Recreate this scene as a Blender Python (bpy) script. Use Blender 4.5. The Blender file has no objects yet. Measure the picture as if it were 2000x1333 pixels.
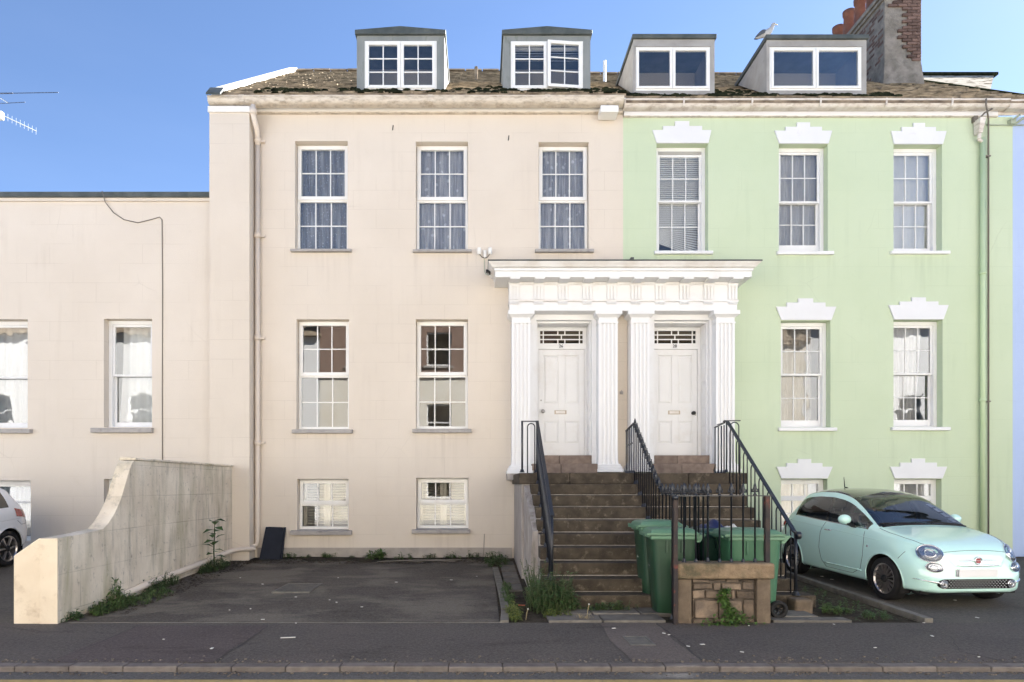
import bpy, bmesh, math, random
from math import sin, cos, pi, radians, sqrt
from mathutils import Vector, Matrix
from mathutils.bvhtree import BVHTree

S = bpy.context.scene
COL = S.collection
rnd = random.Random(7)

# ------------------------------------------------------------------ camera, sky, sun, exposure
FOC, DIST, VX, VY, EYE = 1280.0, 13.2, 940.0, 948.0, 1.6
cam = bpy.data.objects.new("camera", bpy.data.cameras.new("camera"))
COL.objects.link(cam)
cam.location = (0, -DIST, EYE)
cam.rotation_euler = (radians(90), 0, 0)
cam.data.sensor_width = 36.0
cam.data.lens = 36.0 * FOC / 2000.0
cam.data.shift_x = (1000 - VX) / 2000.0
cam.data.shift_y = (VY - 666.5) / 2000.0
cam.data.clip_start = 0.1
cam.data.clip_end = 2000
S.camera = cam

SUN_EL, SUN_AZ = radians(37.2), radians(51)
world = bpy.data.worlds.new("World")
S.world = world
world.use_nodes = True
wn, wl = world.node_tree.nodes, world.node_tree.links
wn.clear()
w_out = wn.new("ShaderNodeOutputWorld")
w_bg = wn.new("ShaderNodeBackground")
w_sky = wn.new("ShaderNodeTexSky")
w_sky.sky_type = 'NISHITA'
w_sky.sun_disc = False
w_sky.sun_elevation = SUN_EL
w_sky.sun_rotation = SUN_AZ
w_sky.air_density = 0.60
w_sky.dust_density = 0.08
w_sky.ozone_density = 2.6
w_bg.inputs['Strength'].default_value = 0.05
# thin high cirrus over the whole dome
w_tc = wn.new("ShaderNodeTexCoord")
w_map = wn.new("ShaderNodeMapping")
w_map.inputs['Scale'].default_value = (1.2, 1.2, 5.0)
w_map.inputs['Rotation'].default_value = (0.3, 0.25, 0)
w_no = wn.new("ShaderNodeTexNoise")
w_no.inputs['Scale'].default_value = 1.6
w_no.inputs['Detail'].default_value = 6
w_no.inputs['Roughness'].default_value = 0.55
w_mr = wn.new("ShaderNodeMapRange")
w_mr.inputs['From Min'].default_value = 0.42
w_mr.inputs['From Max'].default_value = 0.75
w_mr.inputs['To Min'].default_value = 0.0
w_mr.inputs['To Max'].default_value = 0.012
w_mix = wn.new("ShaderNodeMix")
w_mix.data_type = 'RGBA'
w_mix.inputs['B'].default_value = (9.0, 9.4, 10.0, 1)
wl.new(w_tc.outputs['Generated'], w_map.inputs['Vector'])
wl.new(w_map.outputs[0], w_no.inputs['Vector'])
wl.new(w_no.outputs['Fac'], w_mr.inputs['Value'])
wl.new(w_mr.outputs[0], w_mix.inputs['Factor'])
wl.new(w_sky.outputs[0], w_mix.inputs['A'])
wl.new(w_mix.outputs['Result'], w_bg.inputs['Color'])
wl.new(w_bg.outputs[0], w_out.inputs['Surface'])

sun = bpy.data.objects.new("sun", bpy.data.lights.new("sun", 'SUN'))
COL.objects.link(sun)
sun.data.energy = 5.0
sun.data.angle = radians(0.55)
sun.data.color = (1.0, 0.975, 0.945)
sdir = Vector((cos(SUN_EL) * sin(SUN_AZ), cos(SUN_EL) * cos(SUN_AZ), sin(SUN_EL)))
sun.rotation_euler = sdir.to_track_quat('Z', 'Y').to_euler()
sun.location = (20, 30, 40)

S.view_settings.view_transform = 'Standard'
S.view_settings.look = 'None'
S.view_settings.exposure = 2.65
S.view_settings.gamma = 1.0
S.view_settings.use_curve_mapping = False
S.render.engine = 'CYCLES'
S.cycles.use_denoising = True
S.cycles.use_adaptive_sampling = False
S.cycles.sample_clamp_indirect = 4.0
S.cycles.max_bounces = 10
S.cycles.diffuse_bounces = 5
S.cycles.transparent_max_bounces = 16

# measured photo coordinates -> metres on a plane at known depth y
def mx(px, y=0.0): return (px - VX) * (DIST + y) / FOC
def mz(py, y=0.0): return EYE - (py - VY) * (DIST + y) / FOC

# ------------------------------------------------------------------ mesh helpers
class MB:
    def __init__(s): s.v, s.f = [], []
    def add(s, vs, fs):
        b = len(s.v); s.v += [tuple(p) for p in vs]; s.f += [tuple(b + i for i in f) for f in fs]; return s
    def box(s, x0, x1, y0, y1, z0, z1, M=None):
        vs = [Vector(p) for p in ((x0,y0,z0),(x1,y0,z0),(x1,y1,z0),(x0,y1,z0),(x0,y0,z1),(x1,y0,z1),(x1,y1,z1),(x0,y1,z1))]
        if M: vs = [M @ p for p in vs]
        return s.add(vs, [(0,3,2,1),(4,5,6,7),(0,1,5,4),(1,2,6,5),(2,3,7,6),(3,0,4,7)])
    def hexa(s, b, t):          # bottom and top quads
        return s.add(list(b) + list(t), [(0,3,2,1),(4,5,6,7),(0,1,5,4),(1,2,6,5),(2,3,7,6),(3,0,4,7)])
    def tube(s, pts, r, n=8, cap=True):
        pts = [Vector(p) for p in pts]; k = len(pts); rs = r if isinstance(r, (list, tuple)) else [r] * k
        up = None; base = len(s.v); fs = []; vs = []
        for i, p in enumerate(pts):
            t = (pts[min(i+1,k-1)] - pts[max(i-1,0)]).normalized()
            if up is None:
                up = Vector((0,0,1)) if abs(t.z) < .9 else Vector((0,1,0))
            a = t.cross(up).normalized(); b = a.cross(t).normalized(); up = b
            for j in range(n):
                q = 2*pi*j/n; vs.append(p + (a*cos(q) + b*sin(q)) * rs[i])
        for i in range(k-1):
            for j in range(n):
                fs.append((i*n+j, i*n+(j+1)%n, (i+1)*n+(j+1)%n, (i+1)*n+j))
        if cap:
            fs.append(tuple(range(n-1,-1,-1))); fs.append(tuple((k-1)*n+j for j in range(n)))
        return s.add(vs, fs)
    def lathe(s, prof, c=(0,0,0), n=16, M=None, cap=True):    # prof: (radius, z) list, axis z
        vs, fs = [], []; k = len(prof); c = Vector(c)
        for r, z in prof:
            for j in range(n):
                p = Vector((r*cos(2*pi*j/n), r*sin(2*pi*j/n), z))
                vs.append((M @ p if M else p) + c)
        for i in range(k-1):
            for j in range(n):
                fs.append((i*n+j, i*n+(j+1)%n, (i+1)*n+(j+1)%n, (i+1)*n+j))
        if cap:
            fs.append(tuple(range(n-1,-1,-1))); fs.append(tuple((k-1)*n+j for j in range(n)))
        return s.add(vs, fs)
    def prism(s, poly, a, b, ax='y'):     # polygon extruded along an axis
        n = len(poly)
        def P(u, v, w): return (u, w, v) if ax == 'y' else (w, u, v) if ax == 'x' else (u, v, w)
        vs = [P(u, v, a) for u, v in poly] + [P(u, v, b) for u, v in poly]
        fs = [tuple(range(n)), tuple(range(2*n-1, n-1, -1))] + [(i, n+i, n+(i+1)%n, (i+1)%n) for i in range(n)]
        return s.add(vs, fs)
    def grid(s, nu, nv, fn):
        vs = [fn(i/nu, j/nv) for j in range(nv+1) for i in range(nu+1)]
        return s.add(vs, [(j*(nu+1)+i, j*(nu+1)+i+1, (j+1)*(nu+1)+i+1, (j+1)*(nu+1)+i) for j in range(nv) for i in range(nu)])

W = {}
def new_mesh(name, mb, mat, smooth=False, fix=True):
    me = bpy.data.meshes.new(name)
    me.from_pydata([tuple(v) for v in mb.v], [], mb.f)
    if fix:
        bm = bmesh.new(); bm.from_mesh(me); bmesh.ops.recalc_face_normals(bm, faces=bm.faces); bm.to_mesh(me); bm.free()
    me.materials.append(mat)
    if smooth:
        me.polygons.foreach_set("use_smooth", [True] * len(me.polygons))
    return me
def put(name, me, parent=None, at=(0,0,0), rot=None, bevel=0, seg=2):
    o = bpy.data.objects.new(name, me); COL.objects.link(o); at = Vector(at)
    W[o] = at
    if parent: o.parent = parent; o.location = at - W[parent]
    else: o.location = at
    if rot: o.rotation_euler = rot
    if bevel:
        m = o.modifiers.new("bevel", 'BEVEL'); m.width = bevel; m.segments = seg; m.limit_method = 'ANGLE'; m.angle_limit = radians(35)
    return o
def part(name, mb, mat, parent=None, smooth=False, bevel=0, seg=2, at=None, fix=True):
    if at is None:
        xs = [v[0] for v in mb.v]; ys = [v[1] for v in mb.v]; zs = [v[2] for v in mb.v]
        at = ((min(xs)+max(xs))/2, (min(ys)+max(ys))/2, min(zs))
    a = Vector(at)
    m2 = MB(); m2.v = [tuple(Vector(v) - a) for v in mb.v]; m2.f = mb.f
    return put(name, new_mesh(name, m2, mat, smooth, fix), parent, a, bevel=bevel, seg=seg)
def root(name, label, cat, at=(0,0,0), group=None):
    o = bpy.data.objects.new(name, None); COL.objects.link(o); o.empty_display_size = .2
    W[o] = Vector(at); o.location = at
    tag(o, label, cat, group); return o
def tag(o, label, cat, group=None):
    o['label'] = label; o['category'] = cat
    if group: o['group'] = group
    return o
def struct(o, kind='structure'): o['kind'] = kind; return o
def autosmooth(o, ang=35):
    o.data.polygons.foreach_set("use_smooth", [True]*len(o.data.polygons))
    bm = bmesh.new(); bm.from_mesh(o.data)
    for e in bm.edges:
        if len(e.link_faces) == 2 and e.calc_face_angle(0) > radians(ang): e.smooth = False
    bm.to_mesh(o.data); bm.free(); return o

# ------------------------------------------------------------------ materials
def nt(name):
    m = bpy.data.materials.new(name); m.use_nodes = True
    n, l = m.node_tree.nodes, m.node_tree.links
    return m, n, l, n['Principled BSDF']
def rgba(c): return (c[0], c[1], c[2], 1)
def noise(n, l, vec, scale, detail=4, rough=.55, dist=0):
    t = n.new("ShaderNodeTexNoise"); t.inputs['Scale'].default_value = scale; t.inputs['Detail'].default_value = detail
    t.inputs['Roughness'].default_value = rough; t.inputs['Distortion'].default_value = dist
    l.new(vec, t.inputs['Vector']); return t.outputs['Fac']
def mrange(n, l, v, a, b, c=0, d=1):
    t = n.new("ShaderNodeMapRange"); l.new(v, t.inputs['Value'])
    for k, x in zip(('From Min','From Max','To Min','To Max'), (a, b, c, d)): t.inputs[k].default_value = x
    return t.outputs[0]
def mixc(n, l, f, a, b):
    t = n.new("ShaderNodeMix"); t.data_type = 'RGBA'
    if isinstance(f, float): t.inputs['Factor'].default_value = f
    else: l.new(f, t.inputs['Factor'])
    for k, x in (('A', a), ('B', b)):
        if isinstance(x, tuple): t.inputs[k].default_value = rgba(x)
        else: l.new(x, t.inputs[k])
    return t.outputs['Result']
def math_(n, l, op, a, b=None):
    t = n.new("ShaderNodeMath"); t.operation = op
    for i, x in enumerate((a, b)):
        if x is None: continue
        if isinstance(x, (int, float)): t.inputs[i].default_value = x
        else: l.new(x, t.inputs[i])
    return t.outputs[0]
def pos(n, l, scale=(1,1,1), obj=False):
    if obj: c = n.new("ShaderNodeTexCoord").outputs['Object']
    else: c = n.new("ShaderNodeNewGeometry").outputs['Position']
    m = n.new("ShaderNodeMapping"); m.inputs['Scale'].default_value = scale; l.new(c, m.inputs['Vector']); return m.outputs[0]
def bump(n, l, b, h, strength, dist=.01):
    t = n.new("ShaderNodeBump"); t.inputs['Strength'].default_value = strength; t.inputs['Distance'].default_value = dist
    l.new(h, t.inputs['Height']); l.new(t.outputs[0], b.inputs['Normal'])

def plain(name, c, rough=.5, metal=0, spec=.5, coat=0):
    m, n, l, b = nt(name)
    b.inputs['Base Color'].default_value = rgba(c); b.inputs['Roughness'].default_value = rough
    b.inputs['Metallic'].default_value = metal; b.inputs['Specular IOR Level'].default_value = spec
    b.inputs['Coat Weight'].default_value = coat; b.inputs['Coat Roughness'].default_value = .03
    return m
def surf(name, c1, c2, scale=3, rough=.8, bstr=.3, bscale=60, stain=None, obj=False, rand=0, spec=.3, lo=.35, hi=.65, stretch=(1,1,1), metal=0, bdist=.01):
    """two tones mixed by noise, optional third 'stain' tone (colour, scale, lo, hi, amount), fine bump"""
    m, n, l, b = nt(name)
    p = pos(n, l, stretch, obj)
    f = mrange(n, l, noise(n, l, p, scale, 6), lo, hi)
    c = mixc(n, l, f, c1, c2)
    if stain:
        sc, ss, slo, shi, am = stain
        g = mrange(n, l, noise(n, l, p, ss, 8, .65), slo, shi, 0, am)
        c = mixc(n, l, g, c, sc)
    if rand:
        oi = n.new("ShaderNodeObjectInfo"); hsv = n.new("ShaderNodeHueSaturation")
        l.new(mrange(n, l, oi.outputs['Random'], 0, 1, 1-rand, 1+rand), hsv.inputs['Value']); l.new(c, hsv.inputs['Color']); c = hsv.outputs[0]
    l.new(c, b.inputs['Base Color'])
    b.inputs['Roughness'].default_value = rough; b.inputs['Specular IOR Level'].default_value = spec; b.inputs['Metallic'].default_value = metal
    if spec <= .05: b.inputs['IOR'].default_value = 1.02      # dull lichened surfaces: no glancing sheen
    if bstr: bump(n, l, b, noise(n, l, pos(n, l, (1,1,1), obj), bscale, 6, .6), bstr, bdist)
    return m
def facade(name, base, tint, dirt, lines=.3, row=.385, width=.92, sills=()):
    """painted render lined out like ashlar, with faint streaks and blotches"""
    m, n, l, b = nt(name)
    p = pos(n, l)
    c = mixc(n, l, mrange(n, l, noise(n, l, p, .55, 5), .35, .65), base, tint)
    c = mixc(n, l, mrange(n, l, noise(n, l, pos(n, l, (1,1,1)), 70, 3), .3, .7, 0, .16), c, dirt)
    ps = pos(n, l, (7, 7, .45))
    st = math_(n, l, 'MULTIPLY', mrange(n, l, noise(n, l, ps, 1, 5), .52, .75), mrange(n, l, noise(n, l, p, .8, 2), .45, .65))
    c = mixc(n, l, math_(n, l, 'MULTIPLY', st, .22), c, dirt)
    sx = n.new("ShaderNodeSeparateXYZ"); l.new(p, sx.inputs[0])
    cx = n.new("ShaderNodeCombineXYZ"); l.new(math_(n, l, 'ADD', sx.outputs[0], 40.3), cx.inputs[0]); l.new(math_(n, l, 'ADD', sx.outputs[2], 10.17), cx.inputs[1])
    br = n.new("ShaderNodeTexBrick"); l.new(cx.outputs[0], br.inputs['Vector'])
    br.inputs['Scale'].default_value = 1; br.inputs['Mortar Size'].default_value = .006; br.inputs['Mortar Smooth'].default_value = .4
    br.inputs['Brick Width'].default_value = width; br.inputs['Row Height'].default_value = row
    vis = math_(n, l, 'MULTIPLY', br.outputs['Fac'], mrange(n, l, noise(n, l, p, .9, 3), .42, .60))
    c = mixc(n, l, math_(n, l, 'MULTIPLY', vis, lines), c, dirt)
    if sills:                       # rain streaks washed down from the ends of each sill
        tot = None
        for s0, s1, sz in sills:
            for xc in (s0 + .06, s1 - .06, (s0+s1)/2 + .1):
                wd = .10 if xc != (s0+s1)/2 + .1 else .34
                k = math_(n, l, 'MULTIPLY', mrange(n, l, math_(n, l, 'ABSOLUTE', math_(n, l, 'SUBTRACT', sx.outputs[0], xc)), 0, wd, 1, 0), math_(n, l, 'MULTIPLY', mrange(n, l, sx.outputs[2], sz-1.0, sz, 0, 1), mrange(n, l, sx.outputs[2], sz, sz+.01, 1, 0)))
                tot = k if tot is None else math_(n, l, 'ADD', tot, k)
        c = mixc(n, l, math_(n, l, 'MULTIPLY', tot, mrange(n, l, noise(n, l, pos(n, l, (11, 11, .8)), 1, 4), .40, .66, 0, .30)), c, (dirt[0]*.8, dirt[1]*.8, dirt[2]*.8))
    ck = n.new("ShaderNodeTexVoronoi"); ck.feature = 'DISTANCE_TO_EDGE'; ck.inputs['Scale'].default_value = .42
    wv = n.new("ShaderNodeMix"); wv.data_type = 'RGBA'; wv.inputs['Factor'].default_value = .12; l.new(p, wv.inputs['A'])
    nz_ = n.new("ShaderNodeTexNoise"); nz_.inputs['Scale'].default_value = 2.6; nz_.inputs['Detail'].default_value = 7; l.new(p, nz_.inputs['Vector']); l.new(nz_.outputs['Color'], wv.inputs['B'])
    l.new(wv.outputs['Result'], ck.inputs['Vector'])
    crk = math_(n, l, 'MULTIPLY', mrange(n, l, ck.outputs['Distance'], .0015, .0045, 1, 0), mrange(n, l, noise(n, l, p, .55, 2), .56, .66))
    c = mixc(n, l, math_(n, l, 'MULTIPLY', crk, .13), c, (dirt[0]*.45, dirt[1]*.45, dirt[2]*.45))
    c = mixc(n, l, mrange(n, l, noise(n, l, p, 3.2, 8, .7), .60, .78, 0, .14), c, dirt)
    l.new(c, b.inputs['Base Color']); b.inputs['Roughness'].default_value = .85; b.inputs['Specular IOR Level'].default_value = .25
    h = math_(n, l, 'SUBTRACT', math_(n, l, 'ADD', noise(n, l, pos(n, l), 55, 4, .65), math_(n, l, 'MULTIPLY', noise(n, l, p, 2.5, 3), .8)), math_(n, l, 'MULTIPLY', vis, .5))
    bump(n, l, b, h, .35, .008)
    return m
def glass(name, tint=(.93,.95,.96), wave=0, ior=1.5, gain=1.0, wscale=2.5):
    m, n, l, b = nt(name); n.remove(b)
    tr = n.new("ShaderNodeBsdfTransparent"); tr.inputs[0].default_value = rgba(tint)
    gl = n.new("ShaderNodeBsdfGlossy"); gl.inputs['Roughness'].default_value = 0.0
    fr = n.new("ShaderNodeFresnel"); fr.inputs['IOR'].default_value = ior
    mx_ = n.new("ShaderNodeMixShader")
    l.new(math_(n, l, 'MINIMUM', math_(n, l, 'MULTIPLY', fr.outputs[0], gain), 1.0), mx_.inputs[0])
    l.new(tr.outputs[0], mx_.inputs[1]); l.new(gl.outputs[0], mx_.inputs[2])
    if wave:
        t = n.new("ShaderNodeBump"); t.inputs['Strength'].default_value = wave; t.inputs['Distance'].default_value = .02
        l.new(noise(n, l, pos(n, l), wscale, 1), t.inputs['Height']); l.new(t.outputs[0], gl.inputs['Normal'])
    l.new(mx_.outputs[0], n['Material Output'].inputs['Surface'])
    return m
def cloth(name, c1, c2, alpha=1.0, pat=0, scale=9):
    m, n, l, b = nt(name)
    p = pos(n, l, (1, 1, .25))
    c = mixc(n, l, mrange(n, l, noise(n, l, p, 6, 3), .3, .7), c1, c2)
    df = n.new("ShaderNodeBsdfDiffuse"); l.new(c, df.inputs[0])
    tl = n.new("ShaderNodeBsdfTranslucent"); l.new(c, tl.inputs[0])
    m1 = n.new("ShaderNodeMixShader"); m1.inputs[0].default_value = .12; l.new(df.outputs[0], m1.inputs[1]); l.new(tl.outputs[0], m1.inputs[2])
    out = m1.outputs[0]
    if alpha < 1:
        tr = n.new("ShaderNodeBsdfTransparent"); m2 = n.new("ShaderNodeMixShader")
        if pat:
            v = n.new("ShaderNodeTexVoronoi"); v.inputs['Scale'].default_value = scale; l.new(pos(n, l), v.inputs['Vector'])
            l.new(math_(n, l, 'ADD', mrange(n, l, v.outputs['Distance'], .14, .26, .35, 0), mrange(n, l, noise(n, l, pos(n, l, (9, 1, .4)), 2.5, 3), .3, .7, alpha-.25, alpha+.15)), m2.inputs[0])
        else: m2.inputs[0].default_value = alpha
        l.new(tr.outputs[0], m2.inputs[1]); l.new(out, m2.inputs[2]); out = m2.outputs[0]
    n.remove(b); l.new(out, n['Material Output'].inputs['Surface'])
    return m
def asphalt(name, c1, c2, speck, patch=None, rough=.9, sc=110):
    m, n, l, b = nt(name)
    p = pos(n, l)
    c = mixc(n, l, mrange(n, l, noise(n, l, p, 1.1, 6, .6), .35, .68), c1, c2)
    if patch:
        pc, ps, lo, hi, am = patch
        c = mixc(n, l, mrange(n, l, noise(n, l, pos(n, l, (1, 1.6, 1)), ps, 5, .6, .4), lo, hi, 0, am), c, pc)
    c = mixc(n, l, mrange(n, l, noise(n, l, pos(n, l, (1, 2.2, 1)), .95, 4, .55, .6), .60, .70, 0, .62), c, (c1[0]*.42, c1[1]*.40, c1[2]*.38))
    c = mixc(n, l, mrange(n, l, noise(n, l, p, 26, 5, .75), .40, .72, 0, .42), c, speck)
    v = n.new("ShaderNodeTexVoronoi"); v.inputs['Scale'].default_value = sc; l.new(p, v.inputs['Vector'])
    sp = math_(n, l, 'MULTIPLY', mrange(n, l, v.outputs['Distance'], .05, .38, 1, 0), mrange(n, l, noise(n, l, p, sc * .45, 2), .42, .62))
    c = mixc(n, l, math_(n, l, 'MULTIPLY', sp, .75), c, speck)
    c = mixc(n, l, mrange(n, l, noise(n, l, p, 48, 4, .75), .42, .68, 0, .5), c, (c1[0]*.3, c1[1]*.3, c1[2]*.3))
    l.new(c, b.inputs['Base Color']); b.inputs['Roughness'].default_value = rough; b.inputs['Specular IOR Level'].default_value = .3
    bump(n, l, b, math_(n, l, 'ADD', noise(n, l, p, 120, 3, .7), math_(n, l, 'MULTIPLY', noise(n, l, p, 5, 4), 1.5)), .5, .012)
    return m

CREAM = (.665, .588, .492); CREAM2 = (.715, .638, .54)
M_cream = facade("cream_render", CREAM, CREAM2, (.48, .41, .335), .40, sills=[(mx(a), mx(b), mz(c)) for a, b, c in ((569,687,494),(807,921,495),(1045,1159,495),(572,689,847),(806,921,846),(569,688,1045),(805,918,1042))])
M_low = facade("low_house_render", (.675, .60, .508), (.72, .645, .552), (.46, .39, .31), .3)
M_green = facade("green_render", (.535, .615, .43), (.57, .645, .465), (.34, .42, .28), .2, sills=[(mx(a), mx(b), mz(c)) for a, b, c in ((1277,1391,498),(1516,1626,499),(1738,1852,498),(1519,1632,842),(1739,1852,841))])
M_blue = facade("blue_render", (.42, .52, .74), (.45, .55, .76), (.30, .36, .48), .1)
M_white = surf("white_paint", (.755,.75,.735), (.79,.785,.775), 1.2, .5, .03, 40, ((.55,.48,.40), 2.2, .53, .80, .35), spec=.4)
M_flute = plain("fluted_white_paint", (.80,.795,.785), .5)
M_whited = surf("dirty_white_paint", (.72,.69,.65), (.82,.81,.79), 1.6, .6, .1, 40, ((.50,.42,.34), 2.6, .46, .75, .5), spec=.4)
M_lintel = surf("lintel_paint", (.71,.71,.71), (.74,.74,.74), 2, .6, .1, 60, ((.5,.45,.4), 5, .62, .8, .35))
M_upvc = surf("white_plastic_frame", (.82,.81,.78), (.80,.78,.73), 2.2, .35, 0, 1, ((.62,.50,.38), 3, .60, .85, .35), spec=.5)
M_trim = surf("cream_gutter_paint", (.58,.50,.40), (.68,.61,.51), 2.2, .55, .1, 40, ((.22,.17,.12), 2.4, .48, .72, .75), stretch=(2.5,2,9))
M_gutterg = surf("pale_gutter_paint", (.64,.57,.50), (.74,.69,.63), 2.2, .55, .1, 40, ((.28,.20,.14), 2.4, .48, .72, .7), stretch=(2.5,2,9))
M_pipe = surf("cream_pipe_paint", (.68,.59,.49), (.72,.63,.53), 2, .5, .05, 30, ((.45,.36,.28), 6, .6, .85, .3))
M_gpipe = surf("green_pipe_paint", (.50,.62,.38), (.54,.65,.42), 2, .5, .05, 30)
M_sill = surf("grey_stone_sill", (.33,.31,.29), (.42,.39,.36), 5, .8, .2, 60, ((.16,.15,.14), 8, .55, .8, .6))
M_plinth = surf("grey_plinth", (.34,.31,.28), (.42,.37,.32), 3, .85, .3, 50, ((.16,.15,.12), 4, .5, .75, .5))
M_slate = surf("roof_slate", (.15,.115,.085), (.32,.255,.185), 5, .75, .5, 30, ((.42,.35,.22), 7, .55, .72, .5), rand=.2, stretch=(1,1,1.5), spec=.05)
M_slate_r = surf("mossy_slate", (.10,.085,.065), (.36,.29,.205), 4, .8, .6, 25, ((.46,.38,.26), 6, .54, .70, .6), stretch=(1,1,1.5), spec=.05)
M_moss = surf("dark_moss", (.012,.015,.010), (.035,.038,.020), 8, 1.0, .8, 40, spec=0.0)
M_lead = surf("lead_sheet", (.055,.065,.062), (.10,.11,.105), 3, .55, .15, 20, ((.16,.17,.13), 5, .55, .8, .5))
M_dorm = surf("dormer_grey_cladding", (.19,.205,.20), (.25,.26,.25), 2, .7, .15, 30, ((.06,.08,.045), 4, .58, .78, .7), stretch=(2,2,.6))
M_dormw = surf("sunlit_pale", (.70,.67,.60), (.76,.73,.66), 3, .7, .15, 30)  # pale tone puts sunlight into the right dormer cheeks' colour
M_dormg = surf("dormer_render_grey", (.29,.275,.255), (.36,.345,.325), 3, .8, .2, 40, ((.14,.15,.10), 5, .58, .8, .5))
M_room = plain("room_wall", (.42,.38,.33), .9)
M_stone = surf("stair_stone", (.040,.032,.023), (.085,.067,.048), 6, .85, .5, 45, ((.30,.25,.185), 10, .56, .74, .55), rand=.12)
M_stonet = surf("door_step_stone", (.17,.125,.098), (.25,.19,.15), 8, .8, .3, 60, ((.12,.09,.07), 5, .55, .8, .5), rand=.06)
M_side = surf("stained_side_render", (.30,.27,.25), (.44,.40,.36), 3, .85, .4, 30, ((.12,.11,.085), 3.2, .50, .72, .7), stretch=(2.5,2.5,.7))
M_yard = surf("weathered_yard_wall", (.60,.545,.475), (.74,.69,.61), 2.4, .88, .5, 30, ((.20,.18,.12), 1.9, .48, .70, .70), stretch=(1.3,1.3,.5))
def yardmat():
    m, n, l, b = nt("stained_yard_wall")
    p = pos(n, l); ps = pos(n, l, (1.0, 1.5, .32)); pv = pos(n, l, (3, 5, .7))
    c = mixc(n, l, mrange(n, l, noise(n, l, p, 1.7, 6), .35, .65), (.62,.535,.42), (.76,.68,.555))
    c = mixc(n, l, mrange(n, l, noise(n, l, ps, 1.6, 7, .6, .3), .47, .66, 0, .62), c, (.33,.30,.17))
    c = mixc(n, l, mrange(n, l, noise(n, l, pv, 1.5, 8, .7, .2), .50, .70, 0, .50), c, (.20,.18,.13))
    c = mixc(n, l, mrange(n, l, noise(n, l, p, 9, 6, .7), .58, .72, 0, .65), c, (.13,.125,.11))
    sx = n.new("ShaderNodeSeparateXYZ"); l.new(p, sx.inputs[0]); cx = n.new("ShaderNodeCombineXYZ"); l.new(math_(n, l, 'ADD', sx.outputs[1], 20.2), cx.inputs[0]); l.new(math_(n, l, 'ADD', sx.outputs[2], 10.0), cx.inputs[1])
    br = n.new("ShaderNodeTexBrick"); l.new(cx.outputs[0], br.inputs['Vector'])
    for k, v in (('Scale', 1), ('Mortar Size', .007), ('Mortar Smooth', .4), ('Brick Width', 1.25), ('Row Height', .44)): br.inputs[k].default_value = v
    c = mixc(n, l, math_(n, l, 'MULTIPLY', math_(n, l, 'MULTIPLY', br.outputs['Fac'], .42), mrange(n, l, noise(n, l, p, 1.3, 3), .42, .6)), c, (.20,.18,.14))
    l.new(c, b.inputs['Base Color']); b.inputs['Roughness'].default_value = .9; b.inputs['Specular IOR Level'].default_value = .2
    bump(n, l, b, math_(n, l, 'SUBTRACT', noise(n, l, p, 35, 6, .65), math_(n, l, 'MULTIPLY', br.outputs['Fac'], .6)), .5, .012); return m
M_yard = yardmat()
M_yardf = surf("yard_wall_end_lit_render", (.66,.555,.42), (.72,.62,.48), 3, .85, .35, 40, ((.26,.16,.09), 3.5, .56, .76, .6))  # warm pale tone holds light reflected onto the wall's street end
M_kerb = surf("granite_kerb", (.112,.096,.088), (.160,.140,.128), 10, .8, .4, 90, ((.12,.10,.09), 5, .5, .8, .4), rand=.1)
M_edge = surf("concrete_edging", (.13,.12,.105), (.19,.175,.15), 8, .85, .4, 60, ((.08,.08,.05), 5, .5, .75, .6), rand=.08)
M_slab = surf("paving_slab", (.115,.105,.092), (.175,.16,.14), 6, .85, .35, 60, ((.10,.095,.08), 5, .5, .75, .5), rand=.1)
M_road = asphalt("road_asphalt", (.080,.075,.072), (.110,.104,.098), (.24,.23,.22))
M_pave = asphalt("pavement_asphalt", (.074,.062,.054), (.100,.084,.072), (.26,.235,.215), ((.125,.095,.082), .9, .52, .70, .6))
M_drive = asphalt("driveway_asphalt", (.056,.046,.038), (.105,.087,.069), (.25,.23,.20), ((.185,.16,.125), .75, .47, .58, .8))
M_driveg = asphalt("side_driveway_asphalt", (.078,.070,.060), (.115,.102,.086), (.25,.22,.18), ((.14,.125,.095), .6, .5, .66, .6))
M_patch = asphalt("concrete_patch", (.120,.098,.086), (.155,.128,.110), (.27,.23,.20))
M_patchr = asphalt("reddish_patch", (.078,.061,.057), (.100,.078,.072), (.22,.18,.17))
M_oil = asphalt("oil_stain_asphalt", (.028,.025,.023), (.04,.036,.033), (.10,.09,.08))
M_soil = surf("bed_soil", (.034,.028,.020), (.075,.060,.042), 9, .95, 1.0, 40, ((.045,.060,.022), 4, .58, .70, .5), bdist=.03)
M_yline = surf("yellow_paint", (.34,.25,.09), (.40,.30,.13), 8, .8, .2, 80, ((.10,.09,.08), 22, .52, .7, .7))
M_iron = plain("black_iron", (.012,.014,.020), .38, .0, .6)
M_rust = surf("rusty_iron", (.016,.016,.020), (.045,.030,.026), 6, .6, .3, 40, ((.24,.045,.03), 7, .58, .70, .85))
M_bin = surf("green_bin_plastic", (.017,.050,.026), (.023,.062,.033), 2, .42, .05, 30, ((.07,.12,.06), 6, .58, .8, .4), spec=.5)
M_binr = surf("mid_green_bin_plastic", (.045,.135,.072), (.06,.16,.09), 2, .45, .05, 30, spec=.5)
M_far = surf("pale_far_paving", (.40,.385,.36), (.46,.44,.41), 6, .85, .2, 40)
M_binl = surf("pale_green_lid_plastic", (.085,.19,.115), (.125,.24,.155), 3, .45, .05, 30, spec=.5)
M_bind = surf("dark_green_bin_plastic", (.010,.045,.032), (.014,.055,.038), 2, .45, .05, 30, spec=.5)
M_rubber = surf("black_rubber", (.012,.012,.013), (.022,.021,.021), 8, .75, .2, 60)
M_chimr = surf("chimney_render", (.17,.15,.125), (.28,.25,.215), 4, .9, .7, 25, ((.09,.08,.07), 5, .5, .7, .6), bdist=.03)
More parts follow.
